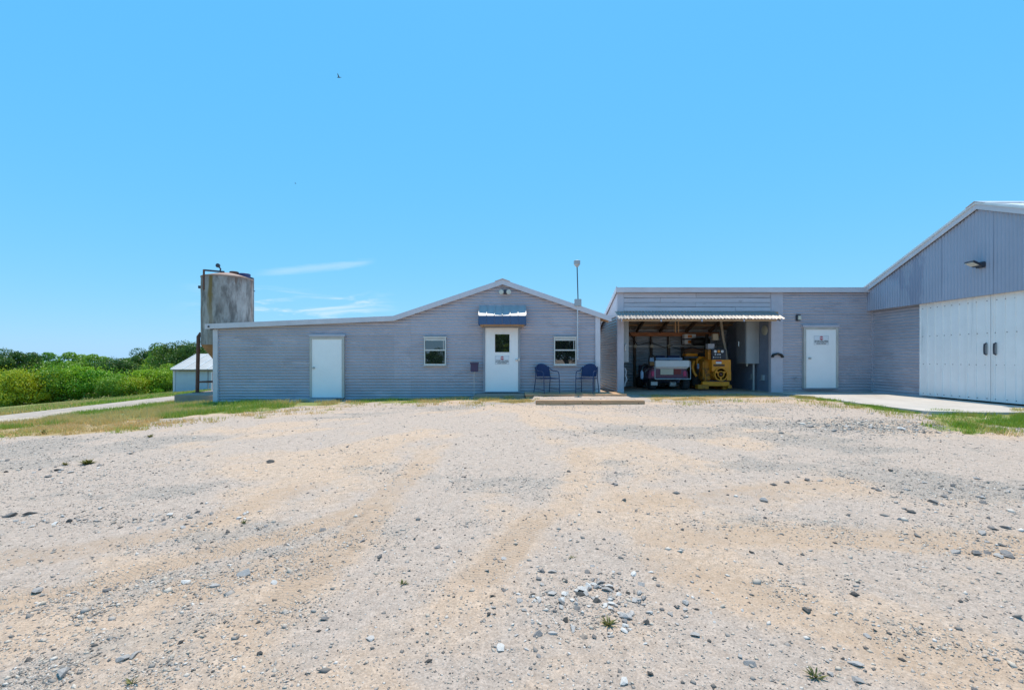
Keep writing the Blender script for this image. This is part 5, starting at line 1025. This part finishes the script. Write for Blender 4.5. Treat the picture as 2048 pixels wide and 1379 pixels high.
for i, (px, py, sz, n_, lb) in enumerate(((1218, 1248, 0.07, 26, 'small olive weed among the stone cluster in the foreground'), (1630, 1348, 0.06, 26, 'low green weed at the lower right of the yard'), (806, 1170, 0.05, 18, 'tiny yellowish weed left of the foreground stone cluster'), (265, 1372, 0.06, 9, 'dark sprig at the bottom picture edge on the left'),
      (488, 1046, 0.06, 20, 'flat weed in the middle distance left of centre'), (175, 925, 0.13, 60, 'widest grey-green weed patch in the left gravel band'), (130, 928, 0.08, 30, 'smaller weed just left of the widest weed patch'), (1143, 1112, 0.05, 8, 'thin upright sprig above the foreground stones'), (85, 867, 0.15, 40, 'brown weed clump near the left grass edge'), (300, 872, 0.10, 26, 'low weed below the dry grass on the left'))): weed(px, py, sz, n_, lb, 90+i)

# ================================================================== STONES AND GRAVEL
def rockmat(name, c, objrand=0.3):
    return pbr(name, c, 0.85, 0, 0.22, 25, 0.5, 90, objrand=objrand)
RM = [rockmat('slate_grey_stone', (0.25, 0.225, 0.21)), rockmat('light_grey_stone', (0.48, 0.435, 0.40), 0.2), rockmat('white_stone', (0.68, 0.63, 0.58), 0.1), rockmat('dark_stone', (0.085, 0.077, 0.07)), rockmat('brownish_stone', (0.33, 0.26, 0.21))]
def rock_mesh(seed, flat):
    r = np.random.default_rng(seed); bm = bmesh.new(); n = 11
    for i in range(n):
        q = r.normal(size=3); q /= np.linalg.norm(q); q *= r.uniform(0.8, 1.0)*np.array([1.0, r.uniform(0.6, 0.85), flat]); bm.verts.new(tuple(q*0.5))
    bmesh.ops.convex_hull(bm, input=bm.verts[:]); bmesh.ops.delete(bm, geom=[v for v in bm.verts if not v.link_faces], context='VERTS')
    bmesh.ops.recalc_face_normals(bm, faces=bm.faces)
    me = bpy.data.meshes.new('rock'); bm.to_mesh(me); bm.free(); return me
RK = []
for i in range(10):
    for mi in range(5):
        me = rock_mesh(100+i, (0.5, 0.35, 0.6, 0.28, 0.45)[i % 5]) if mi == 0 else RK[i*5].copy(); me.materials.clear(); me.materials.append(RM[mi]); RK.append(me)
def put_rock(px, py, sz, mi, k):
    g = G(px, py); z = float(gz(np.array([g.x]), np.array([g.y]))[0])
    o = bpy.data.objects.new('rock', RK[(k % 10)*5+mi]); COL.objects.link(o); o.parent = ground; o.location = (g.x, g.y, z+sz*0.08); o.scale = (sz, sz, sz*random.uniform(0.75, 1.1)); o.rotation_euler = (random.uniform(-0.25, 0.25), random.uniform(-0.25, 0.25), random.uniform(0, 6.28))
random.seed(99)
single = [(1000,1295,.075,2),(1612,1217,.075,3),(1503,1105,.05,3),(1393,1216,.04,3),(1370,1215,.045,1),(245,1320,.075,1),(270,1313,.07,1),(362,1290,.05,3),(740,1280,.075,1),(650,1238,.065,0),(548,1170,.06,2),(372,1165,.08,2),(487,1147,.12,1),(430,1172,.08,1),(214,1178,.07,0),(75,1180,.1,1),(125,1350,.12,1),(520,1310,.05,3),(724,1078,.08,0),(645,1057,.09,0),(760,1113,.07,0),(875,1092,.08,0),(395,1023,.09,0),(1230,970,.09,0),(1575,965,.09,0),(1614,960,.1,0),(1781,940,.11,3),(1528,998,.12,1),(1228,968,.1,0),(540,927,.16,3),(1300,1345,.05,3),(1247,1362,.07,2),(1500,1325,.075,1),(1710,1320,.08,1),(1715,1355,.07,1),(1660,1340,.05,1),(1480,1308,.05,1),(1950,1375,.05,0),(1750,1255,.04,3),(1260,1225,.05,1),(1300,1222,.06,2),(1340,1225,.05,1),(1075,1270,.07,0),(1105,1268,.07,1),(1168,1272,.055,4),(1735,1265,.05,1),(1065,1190,.06,3),(1085,1142,.07,0),(1175,1140,.07,0),(1390,1265,.07,1),(2010,1100,.09,0),(1890,995,.1,0),(1835,1068,.08,0),(1970,1065,.12,1),(2020,1108,.09,0),(20,1030,.14,0),(60,1025,.14,0),(140,1040,.09,3),(110,1045,.09,2)]
clusters = [((1180,1195),(95,42),84,(.04,.09),(0,1,1,1,2,2,3)), ((1130,1240),(230,70),44,(.02,.05),(0,1,1,2)), ((1010,1185),(60,45),16,(.03,.06),(0,1,3)), ((130,1035),(130,14),20,(.04,.09),(0,1,1,1,2)), ((420,1035),(110,12),14,(.05,.1),(0,1,2)), ((90,935),(110,22),16,(.06,.13),(0,0,1,3)), ((1880,985),(110,22),18,(.05,.11),(0,1,1)), ((1960,1060),(80,35),18,(.05,.12),(0,1,0)), ((1760,855),(90,9),24,(.09,.2),(1,0,1,2)), ((860,1150),(130,70),14,(.03,.06),(0,1,2,3)), ((1750,1300),(160,50),12,(.025,.05),(0,1,2)), ((600,1200),(300,80),12,(.025,.055),(0,1,2,3)), ((1600,1000),(300,60),14,(.05,.09),(0,3,1))]
nr = 0
for (px, py, sz, mi) in single: put_rock(px, py, sz*0.95, mi, nr); nr += 1
for (c, sp, cnt_, sz, ms_) in clusters:
    for i in range(cnt_):
        if nr >= 298: break
        put_rock(min(max(random.gauss(c[0], sp[0]*0.85), -20), 2060), max(822, random.gauss(c[1], sp[1]*0.8)), random.uniform(*sz)*random.uniform(0.7, 1.05), random.choice(ms_), nr); nr += 1
# loose gravel too small to pick apart: octahedral chips, denser in the gravelly bands
RNG = np.random.default_rng(17)
n_ = 460000; dd = np.exp(RNG.uniform(math.log(1.5), math.log(14.0), n_)); xx = RNG.uniform(-1.25, 1.25, n_)*dd
den = 0.12+0.6*sstep(0.48, 0.72, fbm(xx*0.5, dd, 0.9, 14, 4)+(fbm(xx, dd, 4, 66, 2)-0.5)*0.35)
for (px, py, rx, ry, am) in ((1180, 1200, 120, 55, 0.8), (1730, 850, 170, 13, 2.2), (1450, 815, 220, 8, 1.6), (1880, 985, 180, 45, 0.55), (150, 950, 220, 40, 0.55), (180, 1035, 260, 18, 0.6), (1180, 812, 160, 5, 0.9), (850, 815, 140, 9, 0.5), (1080, 870, 130, 14, 0.4), (1960, 1070, 130, 50, 0.5), (760, 802, 110, 4, 0.7), (300, 850, 120, 8, .5)):
    g = G(px, py); ga = G(px+rx, py); gb = G(px, py-ry); ex_ = (xx-g.x)/max(0.1, ga.x-g.x); ey_ = (dd-g.y)/max(0.1, gb.y-g.y); den = np.maximum(den, am*np.exp(-(ex_**2+ey_**2))*(0.6+0.8*fbm(xx, dd, 3, 81, 3)))
gmk, _d = grassmask(xx, dd, xx, dd)
ok = (RNG.random(n_) < den*np.where(gmk > 0.5, 0.25, 1.0)) & (dd < 14.35) & ~((xx > 8.45) & (dd > 9.2)) & ~((xx > 0.5) & (xx < 3.6) & (dd > 11.55) & (dd < 11.85)) & ~((xx > 0.2) & (xx < 3.5) & (dd > 13.5)) & ~((xx > -1.2) & (xx < .4) & (dd > 13.7)) & (xx > -14.2)
xx = xx[ok]; dd = dd[ok]; n_ = len(xx)
sz = np.clip(RNG.lognormal(math.log(0.0042), 0.5, n_), 0.0025, 0.025)*(0.55+0.30*np.sqrt(dd)); sz *= np.where(RNG.random(n_) < 0.035, 1.8, 1.0); gq = G(1730, 850); sz *= 1+0.9*np.exp(-(((xx-gq.x)/1.6)**2+((dd-gq.y)/0.9)**2))
oc = np.array([(1,0,0),(-1,0,0),(0,1,0),(0,-1,0),(0,0,1),(0,0,-1)], float); of = np.array([(0,2,4),(2,1,4),(1,3,4),(3,0,4),(2,0,5),(1,2,5),(3,1,5),(0,3,5)])
sc3 = np.stack([RNG.uniform(0.7, 1.4, n_), RNG.uniform(0.6, 1.0, n_), RNG.uniform(0.35, 0.7, n_)], 1)*sz[:, None]
P = oc[None]*sc3[:, None]*RNG.uniform(0.75, 1.25, (n_, 6, 1)); a = RNG.uniform(0, 2*PI, n_); ca, sa = np.cos(a)[:, None], np.sin(a)[:, None]; tl = RNG.normal(0, 0.35, n_)[:, None]
px_ = P[..., 0]*ca-P[..., 1]*sa; py_ = P[..., 0]*sa+P[..., 1]*ca; pz_ = P[..., 2]+tl*P[..., 0]
V = np.stack([px_+xx[:, None], py_+dd[:, None], pz_+(gz(xx, dd)+sz*0.05)[:, None]], 2).reshape(-1, 3); Fc = (of[None]+(np.arange(n_)*6)[:, None, None]).reshape(-1, 3)
pm = bpy.data.materials.new('gravel_chips'); pm.use_nodes = True; b = pm.node_tree.nodes['Principled BSDF']; b.inputs['Roughness'].default_value = 0.9; b.inputs['Specular IOR Level'].default_value = 0.2
at = pm.node_tree.nodes.new('ShaderNodeAttribute'); at.attribute_name = 'tint'; rp_ = pm.node_tree.nodes.new('ShaderNodeValToRGB'); el_ = rp_.color_ramp.elements
el_[0].position = 0.0; el_[0].color = (0.085, 0.075, 0.068, 1); el_[1].position = 1.0; el_[1].color = (0.68, 0.61, 0.55, 1)
for p_, c_ in ((0.3, (0.26, 0.23, 0.205, 1)), (0.6, (0.44, 0.38, 0.33, 1)), (0.8, (0.55, 0.45, 0.35, 1))): e_ = el_.new(p_); e_.color = c_
pm.node_tree.links.new(at.outputs['Fac'], rp_.inputs[0]); pm.node_tree.links.new(rp_.outputs[0], b.inputs['Base Color'])
gv = npmesh('gravel', V, Fc, pm, ground, {'tint': np.repeat(RNG.random(n_)**0.75, 6)}); gv['kind'] = 'stuff'

# ================================================================== BIRDS
for (px, py, d, sc, lb) in ((678, 155, 45, 1.0, 'larger dark bird flying high in the blue sky'), (591, 367, 60, 0.55, 'tiny far bird flying lower in the blue sky')):
    p = W(px, py, d); bd = thing('bird', lb, 'bird', p); k = sc*0.42
    MB().lathe([(0, -0.5*k), (0.05*k, -0.42*k), (0.10*k, -0.15*k), (0.10*k, 0.1*k), (0.04*k, 0.4*k), (0.05*k, 0.55*k), (0, 0.56*k)], p, 'X', 8).build('body', lamphd, bd, smooth=True)
    for s_ in (-1, 1):
        MB().add([(p.x-0.15*k, p.y, p.z+0.04*k), (p.x+0.15*k, p.y, p.z+0.04*k), (p.x+0.05*k, p.y+s_*0.5*k, p.z+0.32*k), (p.x-0.02*k, p.y+s_*0.95*k, p.z+0.5*k), (p.x-0.15*k, p.y+s_*0.5*k, p.z+0.28*k)], [(0, 1, 2, 3, 4)]).build('wing', lamphd, bd)
